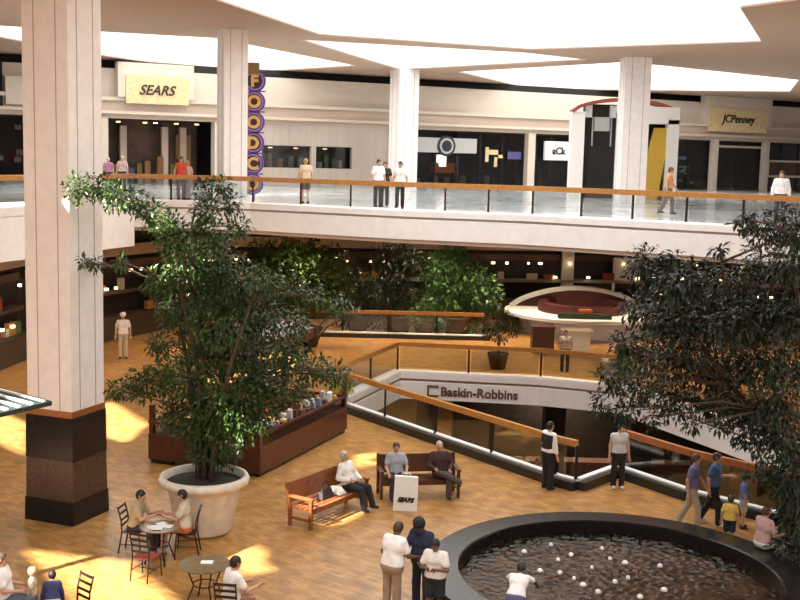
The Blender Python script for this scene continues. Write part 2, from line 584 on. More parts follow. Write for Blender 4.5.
for a, b, z0, z1 in ((sx(258), sx(388), zb, 9.75), (sx(258), sx(388), ZU, za), (sx(258), s_a, za, zb), (s_b, s_c, za, zb), (s_d, sx(388), za, zb)):
    wbox(brick, a, b, z0, z1, -.3, 0)
struct('wall_brick', brick, M['brick'])

def shop(label, x0, x1, back, glass=True, extra=None, z0=ZU, z1=9.72):
    a, b = sx(x0), sx(x1)
    c = W((a + b) / 2, ZU, -.4)
    t = thing('storefront', label, 'storefront', (0, 0, 0))
    bm = MB()
    wbox(bm, a, b, z0, z1, -3.2, -3.0)
    obj('back_panel', bm, back, t)
    if glass:
        g = MB()
        wbox(g, a, b, z0, z1, -.42, -.39)
        obj('window_glass', g, M['shop_glass'], t)
        fr = MB()
        n = max(2, int((b - a) / 1.6))
        for k in range(n + 1):
            s = a + (b - a) * k / n
            wbox(fr, s - .04, s + .04, z0, z1, -.46, -.34)
        wbox(fr, a, b, z0, z0 + .12, -.46, -.34)
        wbox(fr, a, b, z1 - .1, z1, -.46, -.34)
        obj('window_frame', fr, M['post'], t)
    if extra:
        extra(t, a, b)
    return t
def lamps(t, s_list, z, off=-1.2, r=.09, m='lamp_warm'):
    for s in s_list:
        mb = MB()
        wbox(mb, s - r, s + r, z - .05, z, off - r, off + r)
        obj('lamp', mb, M[m], t)
def goods(t, name, a, b, z, cols, off=-2.4, h=(.3, .9), w=.35):
    s = a
    while s < b - w:
        mb = MB()
        ww = random.uniform(.5, 1) * w
        wbox(mb, s, s + ww, z, z + random.uniform(*h), off - .15, off + .15)
        obj(name, mb, cloth(random.choice(cols)), t)
        s += ww + random.uniform(.1, .6)
BRIGHT = [(.20, .10, .04), (.16, .05, .03), (.30, .22, .14), (.06, .07, .10), (.14, .10, .04)]
def ex_sears(t, a, b):
    for f in (.22, .62, .8):
        mb = MB()
        s = a + (b - a) * f
        wbox(mb, s, s + .35, ZU, 9.4, -2.6, -2.3)
        obj('inner_post', mb, M['cream_dark'], t)
    mb = MB()
    wbox(mb, a + (b - a) * .78, a + (b - a) * .93, ZU, 9.0, -2.9, -2.7)
    obj('display_panel', mb, cloth((.30, .17, .07)), t)
    lamps(t, [a + (b - a) * f for f in (.15, .4, .5, .7, .9)], 9.6)
    goods(t, 'display_item', a + .3, b - .3, ZU, BRIGHT, h=(.8, 1.5), w=.5)
shop('dark brown department store entrance under the slanted black letters', 108, 214, M['brown_dark'], False, ex_sears)
def ex_win(t, a, b):
    goods(t, 'display_item', s_a + .1, s_b, za + .02, [(.5, .2, .05), (.4, .25, .1), (.3, .3, .3)], off=-.9, h=(.3, .9))
    goods(t, 'display_item', s_c + .1, s_d, za + .02, [(.6, .55, .45), (.1, .2, .06), (.5, .5, .5)], off=-.9, h=(.3, .8))
    lamps(t, [s_a + .8, s_b - .6, s_c + .9], zb - .1, -.8)
    for q0, q1 in ((s_a, s_b), (s_c, s_d)):
        g = MB()
        wbox(g, q0, q1, za, zb, -.22, -.2)
        obj('window_glass', g, M['shop_glass'], t)
shop('pale brick shop front with two wide dark display windows', 258, 388, M['dark'], False, ex_win)
def ex_blue(t, a, b):
    (s0, z0), (s1, z1) = Wpx(417, 152, .1), Wpx(477, 139, .1)
    mb = MB()
    wbox(mb, s0, s1, z0, z1, -.1, .1)
    obj('sign_band', mb, M['grey_panel'], t)
    sc_, zc_ = Wpx(447, 146, .2)
    for nm, r, o, m in (('round_sign', .62, .16, 'letter'), ('round_sign_ring', .47, .18, 'grey_panel'), ('round_sign_centre', .34, .20, 'navy')):
        mb = MB()
        n = 24
        vs = [W(sc_ + r * math.cos(2 * math.pi * k / n), zc_ + r * math.sin(2 * math.pi * k / n), oo) for oo in (0.1, o) for k in range(n)]
        mb.add(vs, [tuple(range(n, 2 * n))] + [(k, (k + 1) % n, (k + 1) % n + n, k + n) for k in range(n)])
        obj(nm, mb, M[m], t)
    s, z = Wpx(447, 168, -.5)
    mb = MB()
    wbox(mb, s - .8, s + .8, z - .3, z + .3, -1.2, -.9)
    obj('orange_display', mb, cloth((.5, .15, .04)), t)
    s, z = Wpx(446, 160, -.5)
    mb = MB()
    wbox(mb, s - .25, s + .25, z - .4, z + .3, -1.2, -.9)
    obj('lamp', mb, M['lamp_white'], t)
    s, z = Wpx(495, 158, 0)
    for dx, dz, w, h in ((-.4, .2, .22, .9), (.0, .35, .8, .3), (.25, -.25, .2, .6), (.6, .1, .3, .2)):
        mb = MB()
        wbox(mb, s + dx - w / 2, s + dx + w / 2, z + dz - h / 2, z + dz + h / 2, -.34, -.28)
        obj('gilt_emblem', mb, M['gold'], t)
    s, z = Wpx(517, 156, 0)
    mb = MB()
    wbox(mb, s - .5, s + .5, z - .2, z + .25, -.34, -.30)
    obj('blue_emblem', mb, cloth((.08, .07, .22)), t)
    goods(t, 'display_item', a + .3, b - .3, ZU, [(.05, .06, .12), (.3, .25, .2), (.1, .05, .03)], h=(.5, 1.1))
shop('blue black shop front with white band and round sign', 414, 527, M['navy'], True, ex_blue)
def ex_white(t, a, b):
    (s0, z0), (s1, z1) = Wpx(545, 160, .1), Wpx(573, 142, .1)
    mb = MB()
    wbox(mb, s0, s1, z0, z1, -.1, .1)
    obj('sign_board', mb, M['white'], t)
    letters('sign_letters', 'aCk', .62, M['letter'], W((s0 + s1) / 2, (z0 + z1) / 2, .12), WD, WN, t, extrude=.015, bold=.02)
    goods(t, 'display_item', a + .2, b, ZU, BRIGHT, h=(.5, 1.2))
shop('dark shop front with square white sign beside the portal', 534, 571, M['dark'], True, ex_white)
shop('black shop front behind the white portal', 571, 672, M['dark'], True)
def ex_tv(t, a, b):
    for i in range(9):
        s, z = Wpx(random.uniform(684, 698), random.uniform(165, 183), -.5)
        mb = MB()
        wbox(mb, s - .12, s + .12, z - .07, z + .07, -1.0, -.9)
        obj('lit_item', mb, cloth((.35, .5, .3)), t)
    s, z = Wpx(683, 158, -.3)
    mb = MB()
    wbox(mb, s - .4, s + .4, z - .1, z + .1, -.5, -.4)
    obj('blue_sign', mb, cloth((.12, .16, .3)), t)
shop('black shop front with a pale green display, left of white pier', 672, 712.5, M['navy'], True, ex_tv)
def ex_none(t, a, b):
    mb = MB()
    wbox(mb, a, b, 9.25, 9.4, -.3, -.2)
    obj('header_strip', mb, M['cream_dark'], t)
    goods(t, 'display_item', a + .3, b - .3, ZU, BRIGHT, h=(.5, 1.0))
shop('black shop front between slim white piers below gold sign', 717, 764, M['dark'], True, ex_none)
def ex_frame(t, a, b):
    s0, z1 = Wpx(771, 160)
    s1, z0 = Wpx(806, 178)
    mb = MB()
    for q in ((s0, s1, z1 - .15, z1), (s0, s1, z0, z0 + .15), (s0, s0 + .15, z0, z1), (s1 - .15, s1, z0, z1)):
        wbox(mb, *q, -.38, -.25)
    obj('poster_frame', mb, M['cream'], t)
    mb = MB()
    wbox(mb, s0, s1, z0, z1, -.42, -.38)
    obj('poster', mb, cloth((.09, .05, .04)), t)
shop('dark shop front with a cream framed window, far right', 768, 850, M['dark'], True, ex_frame)
def ex_left(t, a, b):
    for x, y in ((20, 127), (22, 152), (20, 160), (2, 158), (25, 153)):
        s, z = Wpx(x, y, -.5)
        mb = MB()
        wbox(mb, s - .15, s + .15, z - .12, z + .12, -1.2, -1)
        obj('lit_item', mb, cloth((.6, .65, .5)), t)
    (s0, z0), (s1, z1) = Wpx(5, 104, .3), Wpx(32, 77, .3)
    mb = MB()
    wbox(mb, s0, s1, z0, z1, .0, .5)
    obj('sign_box', mb, M['cream'], t)
    mb = MB()
    wbox(mb, a, s0 - .1, z0 - .2, z1 + .7, .0, .3)
    obj('dark_panel', mb, M['reveal'], t)
shop('dark shop front at the far left behind tall column', -60, 26, M['dark'], True, ex_left)

def wall_sign(label, xa, xb, ya, yb, pxa, pxb, pya, pyb, body, width, size, shear, box_label):
    t = thing('store_sign', label, 'sign')
    (s0, z0), (s1, z1) = Wpx(xa, yb, .6), Wpx(xb, ya, .6)
    mb = MB()
    wbox(mb, s0, s1, max(z0, 10.8), min(z1, ZC - .02), .0, .6)
    obj('sign_surround', mb, M['cream'], t)
    (p0, q0), (p1, q1) = Wpx(pxa, pyb, .66), Wpx(pxb, pya, .66)
    mb = MB()
    wbox(mb, p0, p1, q0, q1, .6, .66)
    pl_ = obj('sign_plate', mb, M['gold'], t, bevel=.02)
    letters('sign_letters', body, size, M['letter'], W((p0 + p1) / 2, (q0 + q1) / 2, .69), WD, WN, pl_, width=width, extrude=.02, shear=shear, bold=.012)
    return t
wall_sign('gold sign plate with bold slanted capital letters, upper left', 118, 194, 66, 104, 126, 189, 78, 103, 'SEARS', 1.95, .72, .35, '')
wall_sign('gold sign plate with slim mixed case lettering, upper right', 705, 773, 97, 134, 708, 768, 110, 131, 'JCPenney', 3.1, .72, .2, '')

# purple disc sign hanging beside the column
t = thing('disc_sign', 'tall purple sign of stacked discs with yellow letters beside the column', 'sign')
Yd = 45.0
top, bot = Q(255, 74, Yd), Q(253, 199, Yd)
obj('mast', MB().tube([(bot.x, Yd + .12, ZU), (bot.x, Yd + .12, top.z)], .06), M['purple'], t)
cap = Q(254, 72, Yd)
obj('mast_cap', MB().box((cap.x - .32, Yd - .1, cap.z - .1), (cap.x + .2, Yd + .1, cap.z + .35)), cloth((.2, .13, .05)), t)
for k, ch in enumerate('FOODCO'):
    c = Q(255 - k * .5, 81 + 20.6 * k, Yd)
    rot = Matrix.Rotation(math.pi / 2, 4, 'X')
    def disc(r0, r1, y0, y1, m, nm, par):
        n = 28
        mb = MB()
        vs = []
        for r, y in ((r0, y0), (r1, y0), (r1, y1), (r0, y1)):
            for j in range(n):
                a = 2 * math.pi * j / n
                vs.append((c.x + r * math.cos(a), Yd + y, c.z + r * math.sin(a)))
        fs = []
        for i in range(4):
            for j in range(n):
                fs.append((i * n + j, i * n + (j + 1) % n, ((i + 1) % 4) * n + (j + 1) % n, ((i + 1) % 4) * n + j))
        mb.add(vs, fs)
        return obj(nm, mb, m, par)
    d0 = disc(.02, .42, -.06, .06, M['purple'], 'disc', t)
    disc(.30, .35, -.09, -.05, cloth((.30, .16, .42)), 'disc_ring', d0)
    obj('disc_centre', MB().tube([(c.x, Yd - .08, c.z), (c.x, Yd - .05, c.z)], .30, 24), cloth((.05, .02, .03)), d0)
    obj('spike', MB().box((c.x - .42, Yd - .04, c.z + .37), (c.x + .42, Yd + .04, c.z + .42)), M['purple'], d0)
    letters('letter', ch, .62, cloth((.60, .36, .11)), (c.x, Yd - .10, c.z), (1, 0, 0), (0, -1, 0), d0, extrude=.015, bold=.03)

# ------------------------------------------------------------------ columns
def column(label, x, y, w, rz, z0, z1):
    t = thing('column', label, 'column', (x, y, z0), rz)
    h = z1 - z0
    obj('shaft', MB().box((-w / 2, -w / 2, 0), (w / 2, w / 2, h)), M['column'], t)
    g = MB()
    for sgn in (-1, 1):
        for k in (-1, 1):
            g.box((k * w * .24 - .012, sgn * w / 2 - .006, 0), (k * w * .24 + .012, sgn * w / 2 + .006, h))
            g.box((sgn * w / 2 - .006, k * w * .24 - .012, 0), (sgn * w / 2 + .006, k * w * .24 + .012, h))
    obj('groove', g, M['groove'], t)
    return t
for x, yt, Y, lab, rz in ((232, 30, 44.1, 'pale square column beside the purple disc sign', .45), (403, 72, 62.5, 'slim pale column beside the blue black shop front', .5),
                          (631.5, 58, 51.8, 'pale column in front of the portal with yellow panel', .05)):
    p = Q(x, 150, Y)
    column(lab, p.x, p.y, 1.15 if x != 232 else .92, rz, ZU, ZC)
p = P(64, 527, 0)
cx, cy = p.x - .17, p.y + .86
t = column('huge pale square column with polished granite base at left', cx, cy, 1.16, math.radians(69), 0, ZC)
def ring(w0, w1, z0, z1):
    return MB().add([(a * w0 / 2, b * w0 / 2, z0) for a, b in ((-1, -1), (1, -1), (1, 1), (-1, 1))] + [(a * w1 / 2, b * w1 / 2, z1) for a, b in ((-1, -1), (1, -1), (1, 1), (-1, 1))],
                    [(3, 2, 1, 0), (4, 5, 6, 7), (0, 1, 5, 4), (1, 2, 6, 5), (2, 3, 7, 6), (3, 0, 4, 7)])
obj('granite_plinth', ring(1.30, 1.28, 0, .52), M['granite'], t)
obj('granite_band', ring(1.25, 1.22, .52, 1.42), M['granite_brown'], t)
obj('granite_top', ring(1.24, 1.22, 1.42, 2.38), M['granite'], t)
obj('copper_band', ring(1.20, 1.19, 2.38, 2.52), M['copper'], t)

# ------------------------------------------------------------------ railings
def railing(label, pts, z, h=1.0, step=1.9, wood=M['rail_wood'], base=None, rw=.13, rh=.16):
    c = pts[0]
    t = thing('railing', label, 'railing')
    hr = MB()
    for a, b in zip(pts[:-1], pts[1:]):
        a3, b3 = Vector((*a, z)), Vector((*b, z))
        up = Vector((0, 0, h))
        d = (b3 - a3)
        n = max(1, round(d.length / step))
        hr.bar(a3 + up, b3 + up, rw, rh)
        for k in range(n):
            p0, p1 = a3 + d * (k / n), a3 + d * ((k + 1) / n)
            obj('post', MB().bar(p0, p0 + Vector((0, 0, h - .05)), .07, .07), M['post'], t)
            e = d.normalized() * .1
            obj('glass_panel', MB().bar(p0 + e + Vector((0, 0, h * .5)), p1 - e + Vector((0, 0, h * .5)), .02, h * .78), M['rail_glass'], t)
    obj('post', MB().bar(b3, b3 + Vector((0, 0, h - .05)), .07, .07), M['post'], t)
    obj('handrail', hr, wood, t)
    return t
def offset(pts, d):
    out = []
    for i in range(len(pts)):
        a, b = Vector(pts[max(i - 1, 0)]), Vector(pts[min(i + 1, len(pts) - 1)])
        u = (b - a).normalized()
        out.append((pts[i][0] - u.y * d, pts[i][1] + u.x * d))
    return out
railing('long oak topped glass railing along the upper walkway', offset(EDGE, .25), ZU + .02, .86, 1.8, rw=.16, rh=.17)
nearr = [(-1.95, 36.6), (4.0, 28.6), (4.55, 28.1)]
railing('oak topped glass railing on the near kerb of floor opening', [(-1.85, 36.5), (4.05, 28.45), (4.5, 28.0)], .22, .95, 2.6)
railing('oak railing behind the walking couple at the floor opening', [(5.85, 29.4), (7.21, 27.35), (11.0, 23.4)], .22, .95, 2.6, wood=mat('red_brown_handrail', (.34, .12, .04), .4, noise=.2))
farr = [hole1[-1]] + [hole1[i] for i in (11, 10, 9, 8)]
railing('railing on the far edge above the ice cream shop lettering', offset(farr, .2), .02, 1.0, 2.6)
railing('distant oak railing in front of the indoor greenery', [(-4.7, 51.3), (3.8, 51.3)], .2, .95, 2.4)

# ice cream shop lettering on the fascia
t = thing('store_sign', 'brown shop lettering with square emblem on the white floor edge', 'sign')
a3, b3 = Vector((.07, 43.31, 0)), Vector((5.34, 42.6, 0))
dd = (b3 - a3).normalized()
nn = Vector((dd.y, -dd.x, 0))
c0, c1 = P(440, 391, -.7), P(518, 396, -.7)
def on_f(px, z):
    d = ray(px, 390)
    tt = (a3 + nn * .07).dot(nn) / d.dot(nn)
    q = d * tt
    return Vector((q.x, q.y, z))
cA, cB = on_f(441, -.70), on_f(518, -.70)
letters('sign_letters', 'Baskin-Robbins', .50, M['letter_brown'], (cA + cB) / 2, dd, nn, t, width=(cB - cA).length, extrude=.03, bold=.012)
e0 = on_f(433, -.70)
em = MB()
for q in ((-.22, -.22, .22, -.15), (-.22, .15, .22, .22), (-.22, -.22, -.15, .22)):
    vs = [e0 + dd * q[i] + Vector((0, 0, q[j])) + nn * o for o in (0, .04) for i, j in ((0, 1), (2, 1), (2, 3), (0, 3))]
    em.add(vs, [(4, 5, 6, 7), (0, 1, 5, 4), (1, 2, 6, 5), (2, 3, 7, 6), (3, 0, 4, 7)])
obj('square_emblem', em, M['letter_brown'], t)

# basement shop seen through the opening
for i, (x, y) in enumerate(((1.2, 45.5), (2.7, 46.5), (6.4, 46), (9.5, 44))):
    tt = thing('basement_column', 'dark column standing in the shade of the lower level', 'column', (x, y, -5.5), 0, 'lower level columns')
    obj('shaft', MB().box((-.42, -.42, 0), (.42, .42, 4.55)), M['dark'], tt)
t = thing('storefront', 'dim ice cream shop front on the lower level under its sign', 'storefront')
obj('back_panel', MB().box((3.2, 50, -5.5), (16, 50.3, -.96)), M['dark'], t)
obj('counter', MB().box((4, 47, -5.5), (14, 47.8, -4.4)), cloth((.2, .1, .07)), t)
for i in range(7):
    obj('lamp', MB().box((4 + i * 1.4, 47.3, -1.25), (4.25 + i * 1.4, 47.5, -1.0)), M['lamp_warm'], t)

# main floor back wall below the walkway
def vbox(mb, a, b, z0, z1, th, mi=0):
    a3, b3 = Vector((*a, (z0 + z1) / 2)), Vector((*b, (z0 + z1) / 2))
    return mb.bar(a3, b3, th, z1 - z0, mi)
LINE = [(-16.5, 33), (-15.2, 45), (-9.5, 57), (14, 60), (30.5, 58)]
wb = MB()
for a, b in zip(LINE[:-1], LINE[1:]):
    vbox(wb, a, b, 0, ZS, .2)
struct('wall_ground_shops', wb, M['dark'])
names = ['dark ground floor shop at far left behind tall column', 'warmly lit ground floor shop behind the ficus tree', 'ground floor shop behind the indoor greenery', 'dark ground floor shop behind the right tree']
for k, (a, b) in enumerate(zip(LINE[:-1], LINE[1:])):
    t = thing('storefront', names[k], 'storefront')
    a, b = Vector(a), Vector(b)
    d = (b - a).normalized()
    n = Vector((d.y, -d.x))
    o0 = n * .15
    def seg(f0, f1, z0, z1, th, off=.2):
        mb = MB()
        p0, p1 = a + (b - a) * f0 + n * off, a + (b - a) * f1 + n * off
        return vbox(mb, p0, p1, z0, z1, th)
    obj('fascia_band', seg(0, 1, 3.5, 4.0, .3), M['cream_dark'], t)
    obj('header_band', seg(.02, .98, 3.0, 3.3, .2), cloth((.10, .06, .04)), t)
    obj('shelf_band', seg(.05, .95, 1.9, 2.05, .5, .4), cloth((.34, .30, .24) if k > 1 else (.10, .07, .05)), t)
    obj('counter', seg(.05, .95, 0, 1.0, .8, .6), cloth((.06, .035, .02)), t)
    L = (b - a).length
    nl = int(L / .8)
    for i in range(nl):
        f = (i + random.uniform(.2, .8)) / nl
        z = random.choice((2.9, 2.9, 2.2, 1.4))
        w = random.uniform(.04, .11)
        obj('lamp', seg(f - w / L, f + w / L, z - .06, z + .04, .12, .75), M['lamp_warm'] if random.random() < .65 else M['lamp_white'], t)
    for i in range(int(L / .9)):
        f = random.uniform(.06, .94)
        w = random.uniform(.12, .3)
        z = random.choice((1.0, 2.05))
        obj('display_item', seg(f - w / L, f + w / L, z, z + random.uniform(.2, .55), .2, .5), cloth(random.choice([(.6, .5, .35), (.5, .25, .08), (.65, .62, .55), (.15, .2, .08), (.3, .06, .04)])), t)

# fill lights added under the walkway to brighten floor and greenery
LSPOT = [(-11.5, 40.5), (-9, 47), (-4, 46.5), (1, 45.5), (6, 44), (11, 42), (-6, 53), (0, 54), (6, 53), (11, 51), (16, 46), (1.2, 51.2), (4.2, 50.6), (-2.4, 50.8)]
lf = None
for x, y in LSPOT:
    lab = 'round fill light added to the underside of the walkway'
    if lf is None:
        lf = thing('fill_light', lab, 'ceiling light', (x, y, ZS), 0, 'added walkway fill lights')
        obj('diffuser', MB().lathe([(.0, -.02), (.25, -.02), (.25, 0), (0, 0)], 20), M['lamp_white'], lf)
        obj('rim', MB().lathe([(.25, -.03), (.30, -.03), (.30, 0), (.25, 0)], 20, close=True), M['white'], lf)
    else:
        dup(lf, (x, y, ZS), 0)
    ld = bpy.data.lights.new('walkway_fill', 'AREA')
    ld.shape = 'DISK'
    ld.size = .5
    ld.energy = 130 if y < 48 else 150
    ld.spread = math.radians(115)
    ld.color = (1, .80, .55)
    lo = bpy.data.objects.new('walkway_fill', ld)
    COL.objects.link(lo)
    lo.location = (x, y, ZS - .06)
for x, y in ((0.5, 54), (7, 49), (-3, 50)):  # fill lights added to brighten the lower level floor
    dup(lf, (x, y, -.955), 0, 'round fill light added on the lower level ceiling', 'added lower level fill lights')
    ld = bpy.data.lights.new('lower_level_fill', 'AREA')
    ld.shape = 'DISK'
    ld.size = .5
    ld.energy = 220
    ld.color = (1, .82, .58)
    lo = bpy.data.objects.new('lower_level_fill', ld)
    COL.objects.link(lo)
    lo.location = (x, y, -1.02)
# ------------------------------------------------------------------ people
def surfnet(f, o, h):
    s = f < 0
    nx, ny, nz = f.shape
    acc = np.zeros((nx - 1, ny - 1, nz - 1, 3), np.float32)
    cnt = np.zeros((nx - 1, ny - 1, nz - 1), np.float32)
    sl = {0: slice(0, -1), 1: slice(1, None)}
    for ax in range(3):
        oth = [k for k in range(3) if k != ax]
        for u in (0, 1):
            for v in (0, 1):
                ca, cb = [0, 0, 0], [0, 0, 0]
                ca[oth[0]] = cb[oth[0]] = u
                ca[oth[1]] = cb[oth[1]] = v
                cb[ax] = 1
                ia, ib = tuple(sl[c] for c in ca), tuple(sl[c] for c in cb)
                fa, fb = f[ia], f[ib]
                cr = s[ia] != s[ib]
                t = np.where(cr, fa / np.where(cr, fa - fb, 1), 0)
                for k in range(3):
                    acc[..., k] += np.where(cr, (t if k == ax else ca[k]), 0)
                cnt += cr
    msk = cnt > 0
    idx = -np.ones(msk.shape, np.int64)
    idx[msk] = np.arange(msk.sum())
    g = np.argwhere(msk)
    v = (g + acc[msk] / cnt[msk][:, None]) * h + np.array(o)
    faces = []
    for ax in range(3):
        b, c = (ax + 1) % 3, (ax + 2) % 3
        n = [nx, ny, nz]
        ia = [slice(None)] * 3
        ib = [slice(None)] * 3
        ia[ax], ib[ax] = slice(0, -1), slice(1, None)
        cr = s[tuple(ia)] != s[tuple(ib)]
        e = np.argwhere(cr)
        ok = (e[:, b] > 0) & (e[:, c] > 0) & (e[:, b] < n[b] - 1) & (e[:, c] < n[c] - 1)
        e = e[ok]
        if not len(e):
            continue
        ins = s[e[:, 0], e[:, 1], e[:, 2]]
        def at(db, dc):
            q = e.copy()
            q[:, b] += db
            q[:, c] += dc
            return idx[q[:, 0], q[:, 1], q[:, 2]]
        qd = np.stack([at(-1, -1), at(0, -1), at(0, 0), at(-1, 0)], 1)
        qd = np.where(ins[:, None], qd, qd[:, ::-1])
        faces.append(qd)
    return v, np.concatenate(faces)
def npmesh(name, v, f, m):
    me = bpy.data.meshes.new(name)
    me.from_pydata([tuple(p) for p in v.tolist()], [], [tuple(q) for q in f.tolist()])
    me.materials.append(m)
    me.polygons.foreach_set('use_smooth', [True] * len(me.polygons))
    me.update()
    return me
def sdf_mesh(name, prims, h, m, clips=(), extra=None):
    """prims: (a, b, ra, rb, k) round cones, or ('e', centre, radii, axes, k) ellipsoids; smooth union; clips: half spaces (point, outward normal)"""
    lo, hi = np.full(3, 9e9), np.full(3, -9e9)
    for p in prims:
        if p[0] is 'e' or (isinstance(p[0], str)):
            c, r = np.array(p[1]), max(p[2])
            lo, hi = np.minimum(lo, c - r), np.maximum(hi, c + r)
        else:
            for c, r in ((p[0], p[2]), (p[1], p[3])):
                lo, hi = np.minimum(lo, np.array(c) - r), np.maximum(hi, np.array(c) + r)
    lo, hi = lo - 3 * h, hi + 3 * h
    n = np.ceil((hi - lo) / h).astype(int) + 1
    ax = [lo[i] + h * np.arange(n[i]) for i in range(3)]
    f = np.full(n, 1.0, np.float32)
    for p in prims:
        k = p[4]
        if isinstance(p[0], str):
            c, r = np.array(p[1]), max(p[2])
            l2, h2 = c - r - .08, c + r + .08
        else:
            r = max(p[2], p[3]) + .08
            l2, h2 = np.minimum(p[0], p[1]) - r, np.maximum(p[0], p[1]) + r
        ii = [slice(max(0, int((l2[i] - lo[i]) / h)), min(n[i], int((h2[i] - lo[i]) / h) + 2)) for i in range(3)]
        X, Y, Z = np.meshgrid(ax[0][ii[0]], ax[1][ii[1]], ax[2][ii[2]], indexing='ij')
        if isinstance(p[0], str):
            q = [sum((g - c[j]) * a[j] for j, g in enumerate((X, Y, Z))) for a in p[3]]
            kk = np.sqrt(sum((q[i] / p[2][i]) ** 2 for i in range(3)))
            d = (kk - 1) * min(p[2])
        else:
            a, b = np.array(p[0], float), np.array(p[1], float)
            ab = b - a
            L = max(ab.dot(ab), 1e-9)
            t = np.clip(((X - a[0]) * ab[0] + (Y - a[1]) * ab[1] + (Z - a[2]) * ab[2]) / L, 0, 1)
            d = np.sqrt((X - a[0] - t * ab[0]) ** 2 + (Y - a[1] - t * ab[1]) ** 2 + (Z - a[2] - t * ab[2]) ** 2) - (p[2] + (p[3] - p[2]) * t)
        g = f[tuple(ii)]
        hh = np.clip(.5 + .5 * (g - d) / k, 0, 1)
        f[tuple(ii)] = g * (1 - hh) + d * hh - k * hh * (1 - hh)
    if clips:
        X, Y, Z = np.meshgrid(*ax, indexing='ij')
        for c, nn_ in clips:
            f = np.maximum(f, (X - c[0]) * nn_[0] + (Y - c[1]) * nn_[1] + (Z - c[2]) * nn_[2])
    f = f.astype(np.float32)
    f[f == 0] = 1e-6
    v, q = surfnet(f, lo, h)
    if extra:
        mb = MB()
        for pts, rs in extra:
            mb.tube(pts, rs, 6)
        # fan the tube caps so every face is a quad or triangle
        fs = [list(x) for x in mb.f]
        base = len(v)
        v = np.concatenate([v, np.array(mb.v)])
        me = bpy.data.meshes.new(name)
        me.from_pydata([tuple(p) for p in v.tolist()], [], [tuple(x) for x in q.tolist()] + [tuple(i + base for i in x) for x in fs])
        me.materials.append(m)
        me.polygons.foreach_set('use_smooth', [True] * len(me.polygons))
        me.update()
        return me
    return npmesh(name, v, q, m)

def nv(*a):
    v = np.array(a, float)
    return v / np.linalg.norm(v)
STAND = dict(pel=(0, 0, .94), up=(0, .02, 1), ua=((-.28, -.05, -1), (.28, -.05, -1)), fa=((-.10, .22, -1), (.10, .22, -1)),
             th=((-.04, .03, -1), (.04, .03, -1)), sh=((0, -.03, -1), (0, -.03, -1)))
WALK = dict(pel=(0, 0, .92), up=(0, .06, 1), ua=((-.22, .35, -1), (.22, -.38, -1)), fa=((-.05, .7, -1), (.08, .15, -1)),
            th=((-.03, -.22, -1), (.03, .42, -1)), sh=((0, -.50, -1), (0, .02, -1)))
SIT = dict(pel=(0, 0, .54), up=(0, -.10, 1), ua=((-.20, .25, -1), (.20, .25, -1)), fa=((.25, 1, -.1), (-.25, 1, -.1)),
           th=((-.12, 1, .0), (.12, 1, .0)), sh=((0, .08, -1), (0, .08, -1)))
def pose(base, **kw):
    d = dict(base)
    d.update(kw)
    return d
NP_ = 0
